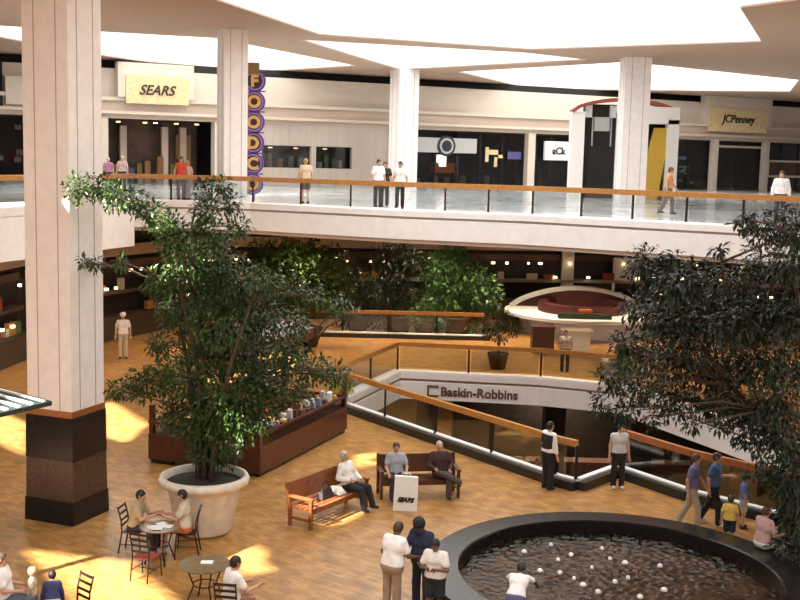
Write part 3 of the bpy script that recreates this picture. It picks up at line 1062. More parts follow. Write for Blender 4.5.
def person(label, loc, rz, ps, s=1.0, shirt=WHITE_C, sleeve='short', legs='trousers', legc=BLACK_C, shoe=(.03, .02, .015), hair='hair_brown',
           long_hair=False, skin='skin', hat=None, vest=None, h=.018, group=None, hk=1.0, look=0.0, nod=0.0, stout=1.0):
    side = np.array([1.0, 0, 0])
    pel = np.array(ps['pel'], float)
    up = nv(*ps['up'])
    fw = np.cross(up, side)          # forward of the torso (+y when upright)
    fw = fw / np.linalg.norm(fw)
    if fw[1] < 0:
        fw = -fw
    P_ = {}
    waist, chest, neck = pel + up * .17, pel + up * .34, pel + up * .515
    sho = [pel + up * .46 - side * .175, pel + up * .46 + side * .175]
    hip = [pel - side * .09 - up * .01, pel + side * .09 - up * .01]
    elb, wri, hnd, kne, ank = [], [], [], [], []
    for i in (0, 1):
        elb.append(sho[i] + nv(*ps['ua'][i]) * .285)
        wri.append(elb[i] + nv(*ps['fa'][i]) * .245)
        hnd.append(wri[i] + nv(*ps['fa'][i]) * .085)
        kne.append(hip[i] + nv(*ps['th'][i]) * .43)
        ank.append(kne[i] + nv(*ps['sh'][i]) * .41)
    cl, sl_ = math.cos(look), math.sin(look)
    hf = fw * cl + side * sl_
    hf = hf * math.cos(nod) - up * math.sin(nod)
    hf /= np.linalg.norm(hf)
    hs = np.cross(hf, up)
    hs /= np.linalg.norm(hs)
    hu = np.cross(hs, hf)
    hc = neck + up * .045 + hu * .105 * hk + hf * .015
    ft = []
    for i in (0, 1):
        d = np.array([(-.12, .12)[i], 1.0, 0.0])
        d /= np.linalg.norm(d)
        ft.append(d)
    w = stout
    torso = [(chest - side * .085, chest + side * .085, .115 * w, .115 * w, .04), (chest + up * .08 - side * .10, chest + up * .08 + side * .10, .085, .085, .05),
             (neck - up * .05 - side * .02, sho[0] + up * .005 + side * .02, .056, .050, .04), (neck - up * .05 + side * .02, sho[1] + up * .005 - side * .02, .056, .050, .04),
             (waist - side * .05 * w, waist + side * .05 * w, .115 * w, .115 * w, .06), (pel - side * .07, pel + side * .07, .125 * w, .125 * w, .05)]
    def arm(i, g=0.0):
        return [(sho[i], elb[i], .055 + g, .043 + g, .035), (elb[i], wri[i], .043 + g, .028 + g, .02)]
    def leg(i, g=0.0):
        return [(hip[i], kne[i], .088 + g, .058 + g, .04), (kne[i], ank[i], .058 + g, .040 + g, .03)]
    body = list(torso)
    for i in (0, 1):
        body += arm(i) + leg(i)
        d = ft[i]
        a = ank[i]
        body += [(a + np.array([0, 0, -.045]) - d * .03, a + d * .13 + np.array([0, 0, -.055]), .035, .026, .02)]
    body += [(chest + up * .12, neck + hu * .05, .062, .052, .03), ('e', hc, (.075 * hk, .096 * hk, .112 * hk), (hs, hf, hu), .02),
             (hc - hu * .055 * hk + hf * .03 * hk, hc - hu * .085 * hk + hf * .055 * hk, .048 * hk, .030 * hk, .02),
             (hc + hf * .094 * hk + hu * .01, hc + hf * .112 * hk - hu * .02 * hk, .011, .016, .012),
             (hc + hs * .075 * hk - hu * .015, hc + hs * .078 * hk + hu * .02, .016, .018, .008), (hc - hs * .075 * hk - hu * .015, hc - hs * .078 * hk + hu * .02, .016, .018, .008)]
    extra = []
    for i in (0, 1):
        fd = nv(*ps['fa'][i])
        body.append((wri[i], hnd[i] - fd * .02, .026, .036, .02))
        sd = np.cross(fd, fw)
        if np.linalg.norm(sd) < .2:
            sd = side
        sd = sd / np.linalg.norm(sd)
        dn = np.cross(sd, fd)
        if dn @ (fw - up * .3) < 0:
            dn = -dn
        for j, (o_, L) in enumerate(((-.027, .068), (-.009, .078), (.009, .073), (.027, .056))):
            b0 = hnd[i] - fd * .02 + sd * o_
            b1 = b0 + fd * (.03 + L * .45) + sd * o_ * .25
            b2 = b1 + fd * L * .40 + dn * L * .38
            extra.append(([b0, b1, b2], [.0095, .009, .007]))
        tsd = sd if (sd @ side) * (1, -1)[i] > 0 else -sd
        t0 = wri[i] + fd * .02 + tsd * .018
        t1 = t0 + fd * .035 + tsd * .03 + dn * .012
        extra.append(([t0, t1, t1 + fd * .03 + dn * .012], [.012, .0105, .008]))
    if 'dz' in ps:
        pass
    o = obj('person', sdf_mesh('body', body, h, M[skin], extra=extra), M[skin])
    tag(o, label, 'person', group)
    # clothes
    g = .014
    tops = [(a, b, ra + g, rb + g, k) for a, b, ra, rb, k in torso[:5]] + [(pel + up * .05 - side * .07, pel + up * .05 + side * .07, .128 * w + g, .128 * w + g, .05)]
    tops.append((chest + up * .09, chest + up * .14, .085, .074, .03))
    clips = []
    for i in (0, 1):
        A_ = arm(i, g + .006)
        if sleeve == 'long':
            tops += A_
        elif sleeve == 'short':
            a, b, ra, rb, k = A_[0]
            tops.append((a, a + (b - a) * .62, ra - .008, rb + .008, k))
        else:
            a, b, ra, rb, k = A_[0]
            tops.append((a, a + (b - a) * .10, ra - .012, ra - .014, k))
    clips.append((pel + up * (-.03 if vest is None else .02), -up))
    sc = obj('shirt', sdf_mesh('shirt', tops, h, cloth(shirt), clips), cloth(shirt), o)
    if vest is not None:
        vt = [(a, b, ra + g * 2.6, rb + g * 2.6, k) for a, b, ra, rb, k in torso[:5]]
        obj('waistcoat', sdf_mesh('waistcoat', vt, h, cloth(vest), [(pel + up * .0, -up), (chest + up * .13, up)]), cloth(vest), o)
    bots = [(pel - side * .07, pel + side * .07, .127 * w + g, .127 * w + g, .05)]
    bclip = [(pel + up * .09, up)]
    for i in (0, 1):
        L = leg(i, g)
        a, b, ra, rb, k = L[0]
        if legs == 'trousers':
            bots += [L[0], (L[1][0], L[1][1] - nv(*ps['sh'][i]) * .0, L[1][2] + .004, L[1][3] + .018, .03)]
        elif legs == 'shorts':
            bots.append((a, a + (b - a) * .72, ra + .006, rb + .03, k))
        else:
            bots.append((a, b, ra + .02, rb + .045, .09))
    obj({'trousers': 'trousers', 'shorts': 'shorts', 'skirt': 'skirt'}[legs], sdf_mesh('trousers', bots, h, cloth(legc), bclip), cloth(legc), o)
    for i in (0, 1):
        d, a = ft[i], ank[i]
        z_ = np.array([0, 0, 1.0])
        pr = [(a - z_ * .045 - d * .04, a - z_ * .05 + d * .13, .047, .036, .02), (a - z_ * .05, a - z_ * .01, .05, .046, .02)]
        obj('shoe', sdf_mesh('shoe', pr, .014, cloth(shoe), [(a - z_ * .082, -z_)]), cloth(shoe), o)
    hm = M[hair]
    hp = [('e', hc + hu * .012 * hk - hf * .008 * hk, (.086 * hk, .106 * hk, .118 * hk), (hs, hf, hu), .02)]
    dcl = (hf * .72 - hu * .69)
    if long_hair:
        hp.append((hc - hf * .06 * hk, hc - hf * .085 * hk - hu * .16 * hk, .075 * hk, .06 * hk, .03))
    hv = sdf_mesh('hair', hp, .013, hm, [(hc + hf * .045 * hk, dcl / np.linalg.norm(dcl))])
    obj('hair', hv, hm, o, True)
    if hat is not None:
        R_ = Matrix((hs, hf, hu)).transposed().to_4x4()
        R_.translation = Vector(hc + hu * .03)
        mb = MB()
        mb.lathe([(.112, .0), (.112, .05), (.095, .10), (.05, .125), (0.0, .13)], 16)
        mb.add([(.085, .04, .0), (-.085, .04, .0), (-.07, .19, -.01), (.07, .19, -.01), (.085, .04, .015), (-.085, .04, .015), (-.07, .19, .005), (.07, .19, .005)],
               [(0, 1, 2, 3), (7, 6, 5, 4), (0, 4, 5, 1), (1, 5, 6, 2), (2, 6, 7, 3), (3, 7, 4, 0)])
        mb.v = [tuple(R_ @ (Vector(q) * hk)) for q in mb.v]
        obj('cap', mb, cloth(hat), o, True)
    for sg in (-1, 1):
        e = MB()
        c = hc + hf * .086 * hk + hs * sg * .033 * hk + hu * .012 * hk
        e.lathe([(0.0, -.010), (.011, -.004), (.011, .004), (0.0, .010)], 8, c=tuple(c))
        obj('eye', e, M['eye'], o, True)
    mo = MB()
    c = hc + hf * .088 * hk - hu * .062 * hk
    mo.bar(c - hs * .024 * hk, c + hs * .024 * hk, .012, .012, up=tuple(hu))
    obj('mouth', mo, M['lip'], o)
    o.location = loc
    o.rotation_euler = (0, 0, rz)
    o.scale = (s, s, s)
    return o
def face(dx, dy):
    """rotation that turns +Y towards the direction (dx, dy)"""
    return math.atan2(-dx, dy)

# ------------------------------------------------------------------ furniture on the main floor
# two benches
def bench(label, origin, u, length, depth, wood, panel_back=True):
    """origin = front corner on the viewer's left, u = along the seat; the sitter faces to the right of u"""
    u = Vector((u[0], u[1], 0)).normalized()
    rz = math.atan2(u.y, u.x)
    t = thing('bench', label, 'bench', (origin[0], origin[1], 0), rz)
    # local x along the seat, +y towards the back
    L, Dp = length, depth
    st = MB()
    for k in range(5):
        st.box((.03, .02 + k * Dp / 5, .41), (L - .03, (k + 1) * Dp / 5 - .005, .45))
    obj('seat', st, wood, t)
    obj('apron', MB().box((.06, .03, .33), (L - .06, .07, .41)), wood, t)
    bk = MB()
    a = math.radians(10)
    R_ = Matrix.Translation((0, Dp - .04, .45)) @ Matrix.Rotation(-a, 4, 'X')
    bk.box((.06, -.02, .06), (L - .06, .02, .40), 0, R_)
    bk.box((.03, -.035, .40), (L - .03, .035, .50), 0, R_)
    obj('backrest', bk, wood, t)
    for x0 in (0, L - .07):
        obj('leg', MB().box((x0, 0, 0), (x0 + .07, .07, .66)), wood, t)
        lg = MB().box((x0, Dp - .08, 0), (x0 + .07, Dp - .01, .46))
        lg.box((x0, -.035, 0), (x0 + .07, .035, .52), 0, R_)
        obj('leg', lg, wood, t)
        obj('armrest', MB().box((x0 - .015, -.03, .66), (x0 + .085, Dp, .70)), wood, t)
        obj('stretcher', MB().box((x0 + .02, .07, .16), (x0 + .05, Dp - .07, .22)), wood, t)
    return t
b1o, b1e = P(311, 531), P(372, 505)
u1 = (b1e - b1o).normalized()
bench('red brown wooden bench with handbag, left of the other bench', b1o, u1, 2.2, .66, M['bench'])
n1 = Vector((-u1.y, u1.x, 0))       # towards the back
b2o, b2e = P(380, 500), P(454, 498)
u2 = (b2e - b2o).normalized()
n2 = Vector((-u2.y, u2.x, 0))
bench('dark wooden bench where a couple sits behind the white bag', b2o, u2, 1.95, .64, M['bench_dark'])

# people on the benches (faces away from the backrest)
f1 = face(-n1.x, -n1.y)
f2 = face(-n2.x, -n2.y)
q = b1o + u1 * 1.86 + n1 * .30
person('person with grey hair in white shirt reclining on left bench beside the handbag', (q.x, q.y, 0), f1,
       pose(SIT, pel=(0, 0, .56), up=(-.05, -.34, 1), th=((-.10, 1, -.02), (.12, 1, -.04)), sh=((0, .35, -1), (.12, .30, -1)), ua=((-.5, .25, -1), (.5, .1, -.9)), fa=((.35, 1, -.35), (-.4, .9, -.1))),
       shirt=WHITE_C, sleeve='long', legc=(.02, .018, .02), hair='hair_grey')
q = b2o + u2 * .42 + n2 * .30
person('person in grey blue shirt sitting upright behind white shopping bag', (q.x, q.y, 0), f2,
       pose(SIT, up=(0, -.06, 1), sh=((-.05, .22, -1), (.05, .22, -1)), ua=((-.3, .35, -1), (.25, .3, -1)), fa=((.2, 1, -.45), (-.1, 1, -.5))),
       shirt=(.36, .37, .42), legc=(.025, .02, .025), hair='hair_brown', legs='trousers')
q = b2o + u2 * 1.52 + n2 * .30
person('balding person in dark brown shirt sitting cross legged at right bench end', (q.x, q.y, 0), f2,
       pose(SIT, up=(.03, -.16, 1), th=((-.10, 1, .0), (-.22, 1, .22)), sh=((.04, .1, -1), (-.85, .45, -.35)), ua=((-.35, .2, -1), (.35, .25, -1)), fa=((.3, 1, -.2), (-.4, 1, -.1))),
       shirt=(.05, .02, .02), sleeve='long', legc=(.07, .05, .04), hair='hair_grey', shoe=(.04, .02, .015))
# handbag and jacket on the left bench
q = b1o + u1 * .95 + n1 * .33
t = thing('handbag', 'dark handbag with looped handle sitting on the left bench seat', 'handbag', (q.x, q.y, .452), math.atan2(u1.y, u1.x))
hb = MB().add([(-.24, -.10, 0), (.24, -.10, 0), (.24, .10, 0), (-.24, .10, 0), (-.17, -.04, .24), (.17, -.04, .24), (.17, .04, .24), (-.17, .04, .24)],
              [(3, 2, 1, 0), (4, 5, 6, 7), (0, 1, 5, 4), (1, 2, 6, 5), (2, 3, 7, 6), (3, 0, 4, 7)])
obj('bag_body', hb, cloth((.03, .02, .018)), t, bevel=.03)
obj('handle', MB().tube([(.13 * math.cos(a), 0, .22 + .17 * math.sin(a)) for a in [math.pi * k / 10 for k in range(11)]], .014, 6), cloth((.03, .02, .018)), t, True)
q = b1o + u1 * .98 + n1 * .52
def folded(name, label, cat, c, rz, w, d, h_, col):
    mb = MB()
    n = 9
    vs = []
    rnd = random.Random(3)
    for i in range(n):
        for j in range(n):
            x, y = (i / (n - 1) - .5) * w, (j / (n - 1) - .5) * d
            e = (1 - (2 * i / (n - 1) - 1) ** 4) * (1 - (2 * j / (n - 1) - 1) ** 4)
            vs.append((x, y, .004 + h_ * e * (.7 + .3 * rnd.random())))
    fs = [(i * n + j, (i + 1) * n + j, (i + 1) * n + j + 1, i * n + j + 1) for i in range(n - 1) for j in range(n - 1)]
    mb.add(vs, fs)
    o = obj(name, mb, cloth(col), None, True)
    sm = o.modifiers.new('thickness', 'SOLIDIFY')
    sm.thickness = .01
    sm.offset = -1
    o.location = c
    o.rotation_euler = (0, 0, rz)
    return tag(o, label, cat)
q = b1o + u1 * 1.40 + n1 * .36
folded('jacket', 'crumpled white jacket on left bench between bag and person', 'jacket', (q.x, q.y, .462), math.atan2(u1.y, u1.x), .30, .46, .16, (.80, .78, .74))

# the white shopping bag
q = P(405, 510)
t = thing('shopping_bag', 'big white shopping bag with slanted black lettering standing on the floor', 'shopping bag', (q.x, q.y, 0), -.06)
bw, bh, bd = .56, .82, .18
sb = MB().add([(-bw / 2, -bd / 2, 0), (bw / 2, -bd / 2, 0), (bw / 2, bd / 2, 0), (-bw / 2, bd / 2, 0), (-bw / 2 + .03, -.05, bh), (bw / 2 + .01, -.05, bh - .02), (bw / 2 + .01, .05, bh - .02), (-bw / 2 + .03, .05, bh)],
              [(3, 2, 1, 0), (0, 1, 5, 4), (1, 2, 6, 5), (2, 3, 7, 6), (3, 0, 4, 7), (4, 5, 6, 7)])
obj('bag_body', sb, M['white'], t)
letters('bag_letters', 'SEARS', .15, M['letter'], (.02, -.095, .27), (1, 0, -.03), (0, -1, .04), t, width=.40, extrude=.004, shear=.35, bold=.012)
for yy in (-.05, .05):
    obj('handle', MB().tube([(-.10 + .02, yy, bh - .02), (-.08, yy, bh + .07), (.10, yy, bh + .07), (.12, yy, bh - .02)], .008, 6), M['white'], t)

# cafe tables and chairs
def make_table(label, loc, r=.40, zt=.74):
    t = thing('cafe_table', label, 'table', loc)
    obj('table_top', MB().lathe([(0, zt - .03), (r - .02, zt - .03), (r, zt - .02), (r, zt), (0, zt)], 32), M['tabletop'], t, False)
    for k in range(4):
        a = k * math.pi / 2 + .5
        c, s_ = math.cos(a), math.sin(a)
        obj('leg', MB().tube([(c * r * .72, s_ * r * .72, zt - .03), (c * r * .45, s_ * r * .45, zt * .5), (c * r * .78, s_ * r * .78, 0.0)], .016, 6), M['chair'], t, True)
    obj('brace_ring', MB().tube([(r * .46 * math.cos(2 * math.pi * k / 20), r * .46 * math.sin(2 * math.pi * k / 20), zt * .5) for k in range(21)], .012, 6, cap=False), M['chair'], t, True)
    return t
def make_chair(label, loc, rz, pad=None):
    """sitter faces +y"""
    t = thing('cafe_chair', label, 'chair', loc, rz, None)
    obj('seat', MB().poly([[(-.19, -.19), (.19, -.19), (.215, .19), (-.215, .19)]], .435, .455), pad or M['chair'], t)
    for sx_ in (-1, 1):
        obj('leg', MB().tube([(sx_ * .20, .185, .44), (sx_ * .215, .22, 0)], .014, 6), M['chair'], t, True)
        obj('leg', MB().tube([(sx_ * .185, -.26, 0), (sx_ * .18, -.185, .45), (sx_ * .185, -.20, .70), (sx_ * .19, -.27, .97)], .016, 6), M['chair'], t, True)
    for z in (.58, .70, .82, .94):
        y = -.195 - max(0, z - .70) * .26
        obj('slat', MB().bar((-.185, y, z), (.185, y, z), .015, .045), M['chair'], t)
    obj('stretcher', MB().tube([(-.2, .0, .2), (.2, .0, .2)], .009, 6).tube([(-.2, -.22, .2), (-.2, .2, .2)], .009, 6).tube([(.2, -.22, .2), (.2, .2, .2)], .009, 6), M['chair'], t)
    return t
t1 = P(160, 562)
t1 = Vector((t1.x, t1.y, 0))
make_table('small round cafe table with papers between two seated people', t1)
cl_, cr_, cf = P(134, 551), P(187, 553), P(146, 578)
make_chair('iron ladder back chair under the person with dark hair at left', (cl_.x, cl_.y, 0), face(1, -.15))
make_chair('iron ladder back chair beside the big white planter', (cr_.x, cr_.y, 0), face(-1, -.05))
make_chair('empty iron chair with faded red seat, near side of the table', (cf.x, cf.y, 0), face(.35, 1), M['redpad'])
person('dark haired person in khaki shirt sitting left of paper strewn table', (cl_.x + .02, cl_.y, 0), face(1, -.15), pose(SIT, pel=(0, 0, .555), up=(0, .18, 1), ua=((-.2, .6, -1), (.2, .6, -1)), fa=((.35, 1, .35), (-.35, 1, .35))),
       s=.98, shirt=(.42, .33, .20), legc=(.03, .025, .03), hair='hair_black', legs='trousers', shoe=(.5, .48, .45))
person('person in pale blouse and rust shorts seated before the planter', (cr_.x - .02, cr_.y, 0), face(-1, -.05), pose(SIT, pel=(0, 0, .555), up=(0, .10, 1), ua=((-.2, .5, -1), (.2, .5, -1)), fa=((.35, 1, .25), (-.35, 1, .1))),
       s=1.0, shirt=(.58, .50, .38), legc=(.42, .14, .06), legs='shorts', hair='hair_black', shoe=(.5, .48, .45), skin='skin')
for k, (dx, dy, rz, w, d) in enumerate(((-.10, -.05, .3, .28, .2), (.12, .0, -.2, .26, .2), (.0, .14, .8, .2, .16), (-.02, -.20, .1, .22, .14))):
    o = obj('paper_sheet', MB().box((-w / 2, -d / 2, 0), (w / 2, d / 2, .004)), M['paper'])
    o.location = (t1.x + dx, t1.y + dy, .741 + k * .0045)
    o.rotation_euler = (0, 0, rz)
    tag(o, 'white paper sheet lying on the cafe table between two people', 'paper', 'papers on the cafe table')
t2p = P(205, 603)
t2p = Vector((t2p.x, t2p.y, 0))
make_table('round cafe table with one white napkin at the bottom', t2p, .48)
o = obj('napkin', MB().box((-.11, -.08, 0), (.11, .08, .012)), M['paper'])
o.location = (t2p.x + .02, t2p.y + .08, .741)
tag(o, 'white folded napkin on the round cafe table', 'napkin')
c2 = P(229, 632)
make_chair('iron chair under the person in white shirt, bottom edge', (c2.x, c2.y, 0), face(.15, 1))
person('person in white shirt seen from behind beside the napkin table', (c2.x + .02, c2.y + .02, 0), face(.9, .6), pose(SIT, pel=(0, 0, .555), up=(0, .12, 1), ua=((-.25, .5, -1), (.25, .5, -1)), fa=((.3, 1, .1), (-.3, 1, .1))),
       shirt=WHITE_C, legc=(.3, .14, .09), legs='shorts', hair='hair_black', shoe=(.4, .38, .35))
c3 = P(74, 632)
make_chair('empty iron ladder back chair at bottom left edge', (c3.x, c3.y, 0), face(-.8, -.9))
p3 = P(6, 628)
person('person with brown hair in white shirt at bottom left corner', (p3.x, p3.y, 0), face(1, .1), pose(SIT, pel=(0, 0, .555)), shirt=WHITE_C, hair='hair_brown', legc=(.1, .1, .13), legs='trousers')
make_chair('iron chair under the person in bottom left corner', (p3.x - .02, p3.y, 0), face(1, .1))
p4 = P(25, 638)
t3 = p3 + Vector((.62, -.35, 0))
person('fair haired child between the bottom left people', (p4.x - .05, p4.y + .55, 0), face(1, .2), STAND, s=.58, shirt=(.6, .5, .4), hair='hair_blond', hk=1.3, legc=(.2, .2, .3), legs='shorts')
p5 = P(44, 636)
person('child in navy jacket with white stripes leaning forward, bottom left', (p5.x + .12, p5.y + .1, 0), face(-.3, 1), pose(STAND, up=(0, .55, 1)), s=.62, shirt=(.03, .04, .12), sleeve='long', hair='hair_black', hk=1.25, legc=(.6, .6, .62), legs='shorts')

# standing and walking people
q = P(547, 489)
person('person in white shirt and black waistcoat standing at the railing', (q.x, q.y, 0), face(.8, .5), pose(STAND, fa=((-.05, .5, -.8), (.10, .22, -1)), ua=((-.2, .1, -1), (.22, 0, -1))),
       s=1.0, shirt=WHITE_C, sleeve='long', vest=BLACK_C, legc=BLACK_C, hair='hair_black', shoe=(.01, .01, .01))
q = P(617, 488)
person('person in pale top and dark trousers with white shoes near kerb corner', (q.x, q.y, 0), face(.1, -1), pose(STAND, ua=((-.2, 0, -1), (.2, 0, -1))),
       s=.97, shirt=(.55, .54, .56), legc=(.015, .013, .015), hair='hair_black', shoe=(.75, .73, .7), sleeve='none')
q = P(690, 527)
person('person in violet grey shirt and khaki trousers striding past the fountain', (q.x, q.y, 0), face(1, -.45), WALK, s=1.0, shirt=(.15, .13, .26), legc=(.38, .31, .22), hair='hair_brown', shoe=(.62, .58, .54))
q = P(711, 525)
person('person in blue shirt and black trousers walking beside khaki trousers', (q.x, q.y, 0), face(1, -.5), pose(WALK, fa=((.3, 1, .2), (.08, .15, -1))), s=1.0, shirt=(.05, .10, .22), legc=(.012, .011, .014), hair='hair_brown', shoe=(.5, .47, .44))
q = P(728, 548)
person('child in yellow shirt beside the fountain', (q.x, q.y, 0), face(.4, 1), STAND, s=.66, shirt=(.72, .48, .10), legc=(.02, .02, .03), hair='hair_brown', hk=1.2, legs='shorts')
q = P(742, 528)
person('child in blue shirt behind the yellow shirted child', (q.x, q.y, 0), face(1, -.2), STAND, s=.72, shirt=(.10, .15, .32), legc=(.5, .46, .4), hair='hair_black', hk=1.2, legs='shorts')
q = P(764, 548, .5) - Vector((4.25, 20.95, .5))
q.normalize()
person('person in faded pink top seated on the fountain rim at right', (4.25 + q.x * 3.50, 20.95 + q.y * 3.50, 0), face(q.x, q.y), pose(SIT, pel=(0, 0, .665), up=(0, .08, 1), th=((-.12, 1, -.28), (.12, 1, -.28)), sh=((0, .02, -1), (0, .02, -1))),
       s=.95, shirt=(.5, .3, .28), legc=(.7, .66, .6), hair='hair_brown')
# the group at the bottom
q = P(391, 617)
person('person in white shirt seen from behind, bottom centre group', (q.x, q.y, 0), face(.6, .8), pose(STAND, up=(.02, .12, 1), ua=((-.35, .05, -1), (.25, .25, -1)), fa=((.1, .4, -.8), (.1, 1, -.3))),
       s=1.02, shirt=(.84, .83, .82), legc=(.34, .24, .18), hair='hair_brown', stout=1.12, shoe=(.3, .25, .2), skin='skin_dark', nod=.4)
q = P(421, 610)
person('person in black cap and navy shirt looking down in the group', (q.x, q.y, 0), face(-.5, -.8), pose(STAND, up=(0, .08, 1), ua=((-.3, .1, -1), (.3, .2, -1)), fa=((.3, 1, -.4), (-.3, 1, -.3))),
       s=1.03, shirt=NAVY_C, sleeve='short', legc=(.015, .02, .035), hair='hair_black', hat=(.012, .012, .015), stout=1.1, skin='skin_dark', nod=.5)
q = P(434, 625)
person('person with dark hair in white top hugging arms, front of group', (q.x, q.y, 0), face(-.35, -.9), pose(STAND, ua=((-.3, .3, -1), (.3, .2, -1)), fa=((.6, .9, .25), (-.7, .8, .2))),
       s=.93, shirt=(.78, .74, .72), legc=(.015, .02, .03), legs='shorts', hair='hair_black', skin='skin_dark', hk=1.03, nod=.35)
q = P(514, 640)
person('child in white shirt leaning over the fountain edge', (q.x, q.y, 0), face(.3, 1), pose(STAND, up=(.05, .85, 1), ua=((-.5, 1, -.6), (.5, 1, -.6)), fa=((-.1, .8, -.6), (.1, .8, -.6))),
       s=.80, shirt=(.82, .81, .83), legc=(.1, .1, .2), legs='shorts', hair='hair_black', skin='skin_dark', hk=1.12, look=.4)

# people on the upper walkway
def up_person(label, x, y, dist, rz, ps=STAND, **kw):
    d = ray(x, 190)
    t_ = dist / d.y
    return person(label, (d.x * t_, dist, ZU), rz, ps, h=.022, **kw)
up_person('person in red top leaning at the upper rail', 181, 0, 44.0, face(.4, -1), s=.95, shirt=(.62, .07, .04), legc=(.1, .08, .1), hair='hair_brown', sleeve='none')
up_person('child in pink and white held at upper rail beside red top', 187.5, 0, 44.3, face(-.6, -1), s=.86, shirt=(.75, .45, .40), legc=(.4, .35, .4), hair='hair_blond')
up_person('fair haired person with bare legs on the upper walkway', 305.5, 0, 43.2, face(-.5, 1), s=.98, shirt=(.55, .42, .30), legc=(.10, .04, .03), legs='shorts', hair='hair_blond')
up_person('dark haired person in white shirt at the upper rail by column', 378, 0, 42.0, face(.6, -1), s=1.0, shirt=WHITE_C, legc=(.012, .012, .014), hair='hair_black')
up_person('person in white shirt with black bag strap, right of another', 400, 0, 41.6, face(-.3, -1), s=.97, shirt=(.74, .7, .68), legc=(.02, .016, .02), hair='hair_black')
up_person('person in black standing close behind white shirt at upper rail', 384.5, 0, 42.7, face(0, -1), s=.95, shirt=(.02, .016, .02), legc=(.02, .02, .02), hair='hair_black')
up_person('person in orange top walking near the slanted yellow panel', 668.5, 0, 41.5, face(1, -.3), ps=WALK, s=1.0, shirt=(.5, .22, .10), legc=(.12, .08, .06), hair='hair_brown')
up_person('person in white jacket at the upper rail, far right', 781, 0, 37.5, face(-.4, -1), s=.98, shirt=(.8, .78, .78), legc=(.03, .03, .05), hair='hair_brown', sleeve='long')
up_person('small distant person inside the brown store entrance', 122.5, 0, 52.0, face(0, -1), s=.9, shirt=(.5, .36, .34), legc=(.03, .03, .03), hair='hair_grey')
up_person('distant person in orange inside the brown store entrance', 108.5, 0, 52.0, face(0, -1), s=.85, shirt=(.4, .18, .3), legc=(.03, .03, .03), hair='hair_grey')
# people on the far part of the main floor
q = Vector((Q(123, 320, 44.5).x, 44.5, 0))
person('person in white cap and top standing behind the tall column', q, face(.2, -1), STAND, s=1.05, shirt=(.78, .70, .60), legc=(.55, .42, .25), hair='hair_black', hat=(.8, .78, .74), h=.022)
q = Vector((Q(568, 350, 43.3).x, 44.0, 0))
person('dark haired person in grey behind the far railing', q, face(-.2, -1), STAND, s=.95, shirt=(.4, .33, .28), legc=(.05, .04, .04), hair='hair_black', h=.022)
for x, Y, c, lab in ((287, 45.6, (.5, .42, .2), 'distant person in tan behind the wooden kiosk'), (404, 55.2, (.5, .3, .1), 'distant person in amber among the greenery')):
    q = Vector((Q(x, 300, Y).x, Y + .3, 0))
    person(lab, q, face(.3, -1), STAND, s=1.0, shirt=c, legc=(.05, .04, .04), hair='hair_brown', h=.024)

# ------------------------------------------------------------------ the round fountain
fc = Vector((4.25, 20.95, 0))
t = thing('fountain', 'round dark granite fountain basin with rippled water', 'fountain', fc)
RO, RI = 3.65, 3.0
obj('basin_wall', MB().lathe([(RI, .04), (RI, .47), (RI + .03, .50), (RO - .03, .50), (RO, .47), (RO, 0), (RI, 0)], 96, close=True), M['granite'], t, False)
bed = MB()
bed.lathe([(0.0, .01), (RI, .01), (RI, .05), (0.0, .05)], 64)
obj('basin_floor', bed, M['coin_bed'], t)
rng = np.random.default_rng(5)
nr, na = 100, 380
rr = np.linspace(0.02, RI - .005, nr)
aa = np.linspace(0, 2 * math.pi, na, endpoint=False)
RR, AA = np.meshgrid(rr, aa, indexing='ij')
X, Y = RR * np.cos(AA), RR * np.sin(AA)
Z = np.zeros_like(X)
jets = []
for k in range(24):
    r_, a_ = RI * .86 * math.sqrt(rng.random()), rng.random() * 2 * math.pi
    jets.append((r_ * math.cos(a_), r_ * math.sin(a_)))
jets = [(P(x, y, .27).x - fc.x, P(x, y, .27).y - fc.y) for x, y in ((524, 552), (551, 545), (558, 560), (571, 555), (592, 568), (560, 573), (574, 579), (610, 559), (625, 563), (615, 582), (628, 578), (640, 597), (583, 585), (664, 590), (540, 571), (602, 549), (660, 566), (598, 592))]
for k in range(70):
    kx = rng.normal(size=2)
    kx /= np.linalg.norm(kx)
    wl_ = rng.uniform(.08, .26)
    Z += .009 * wl_ * np.sin((X * kx[0] + Y * kx[1]) * 2 * math.pi / wl_ + rng.random() * 6.28)
for jx, jy in jets:
    d = np.hypot(X - jx, Y - jy)
    Z += .010 * np.exp(-d * 1.4) * np.sin(d * 2 * math.pi / .22)
me_v = np.stack([X, Y, .25 + Z], -1).reshape(-1, 3)
ff = [(i * na + j, i * na + (j + 1) % na, (i + 1) * na + (j + 1) % na, (i + 1) * na + j)[::-1] for i in range(nr - 1) for j in range(na)]
wm = bpy.data.materials.new('rippled_water')
wm.use_nodes = True
nt = wm.node_tree
pb = nt.nodes['Principled BSDF']
pb.inputs['Base Color'].default_value = (.030, .020, .013, 1)
pb.inputs['Roughness'].default_value = .06
pb.inputs['IOR'].default_value = 1.33
tr = nt.nodes.new('ShaderNodeBsdfTransparent')
tr.inputs[0].default_value = (.55, .50, .45, 1)
mx = nt.nodes.new('ShaderNodeMixShader')
mx.inputs[0].default_value = .55
nt.links.new(tr.outputs[0], mx.inputs[2])
nt.links.new(pb.outputs[0], mx.inputs[1])
nt.links.new(mx.outputs[0], nt.nodes['Material Output'].inputs[0])
obj('water', npmesh('water', me_v, np.array(ff), wm), wm, t, True)
foam = mat('white_foam', (.90, .88, .84), .7)
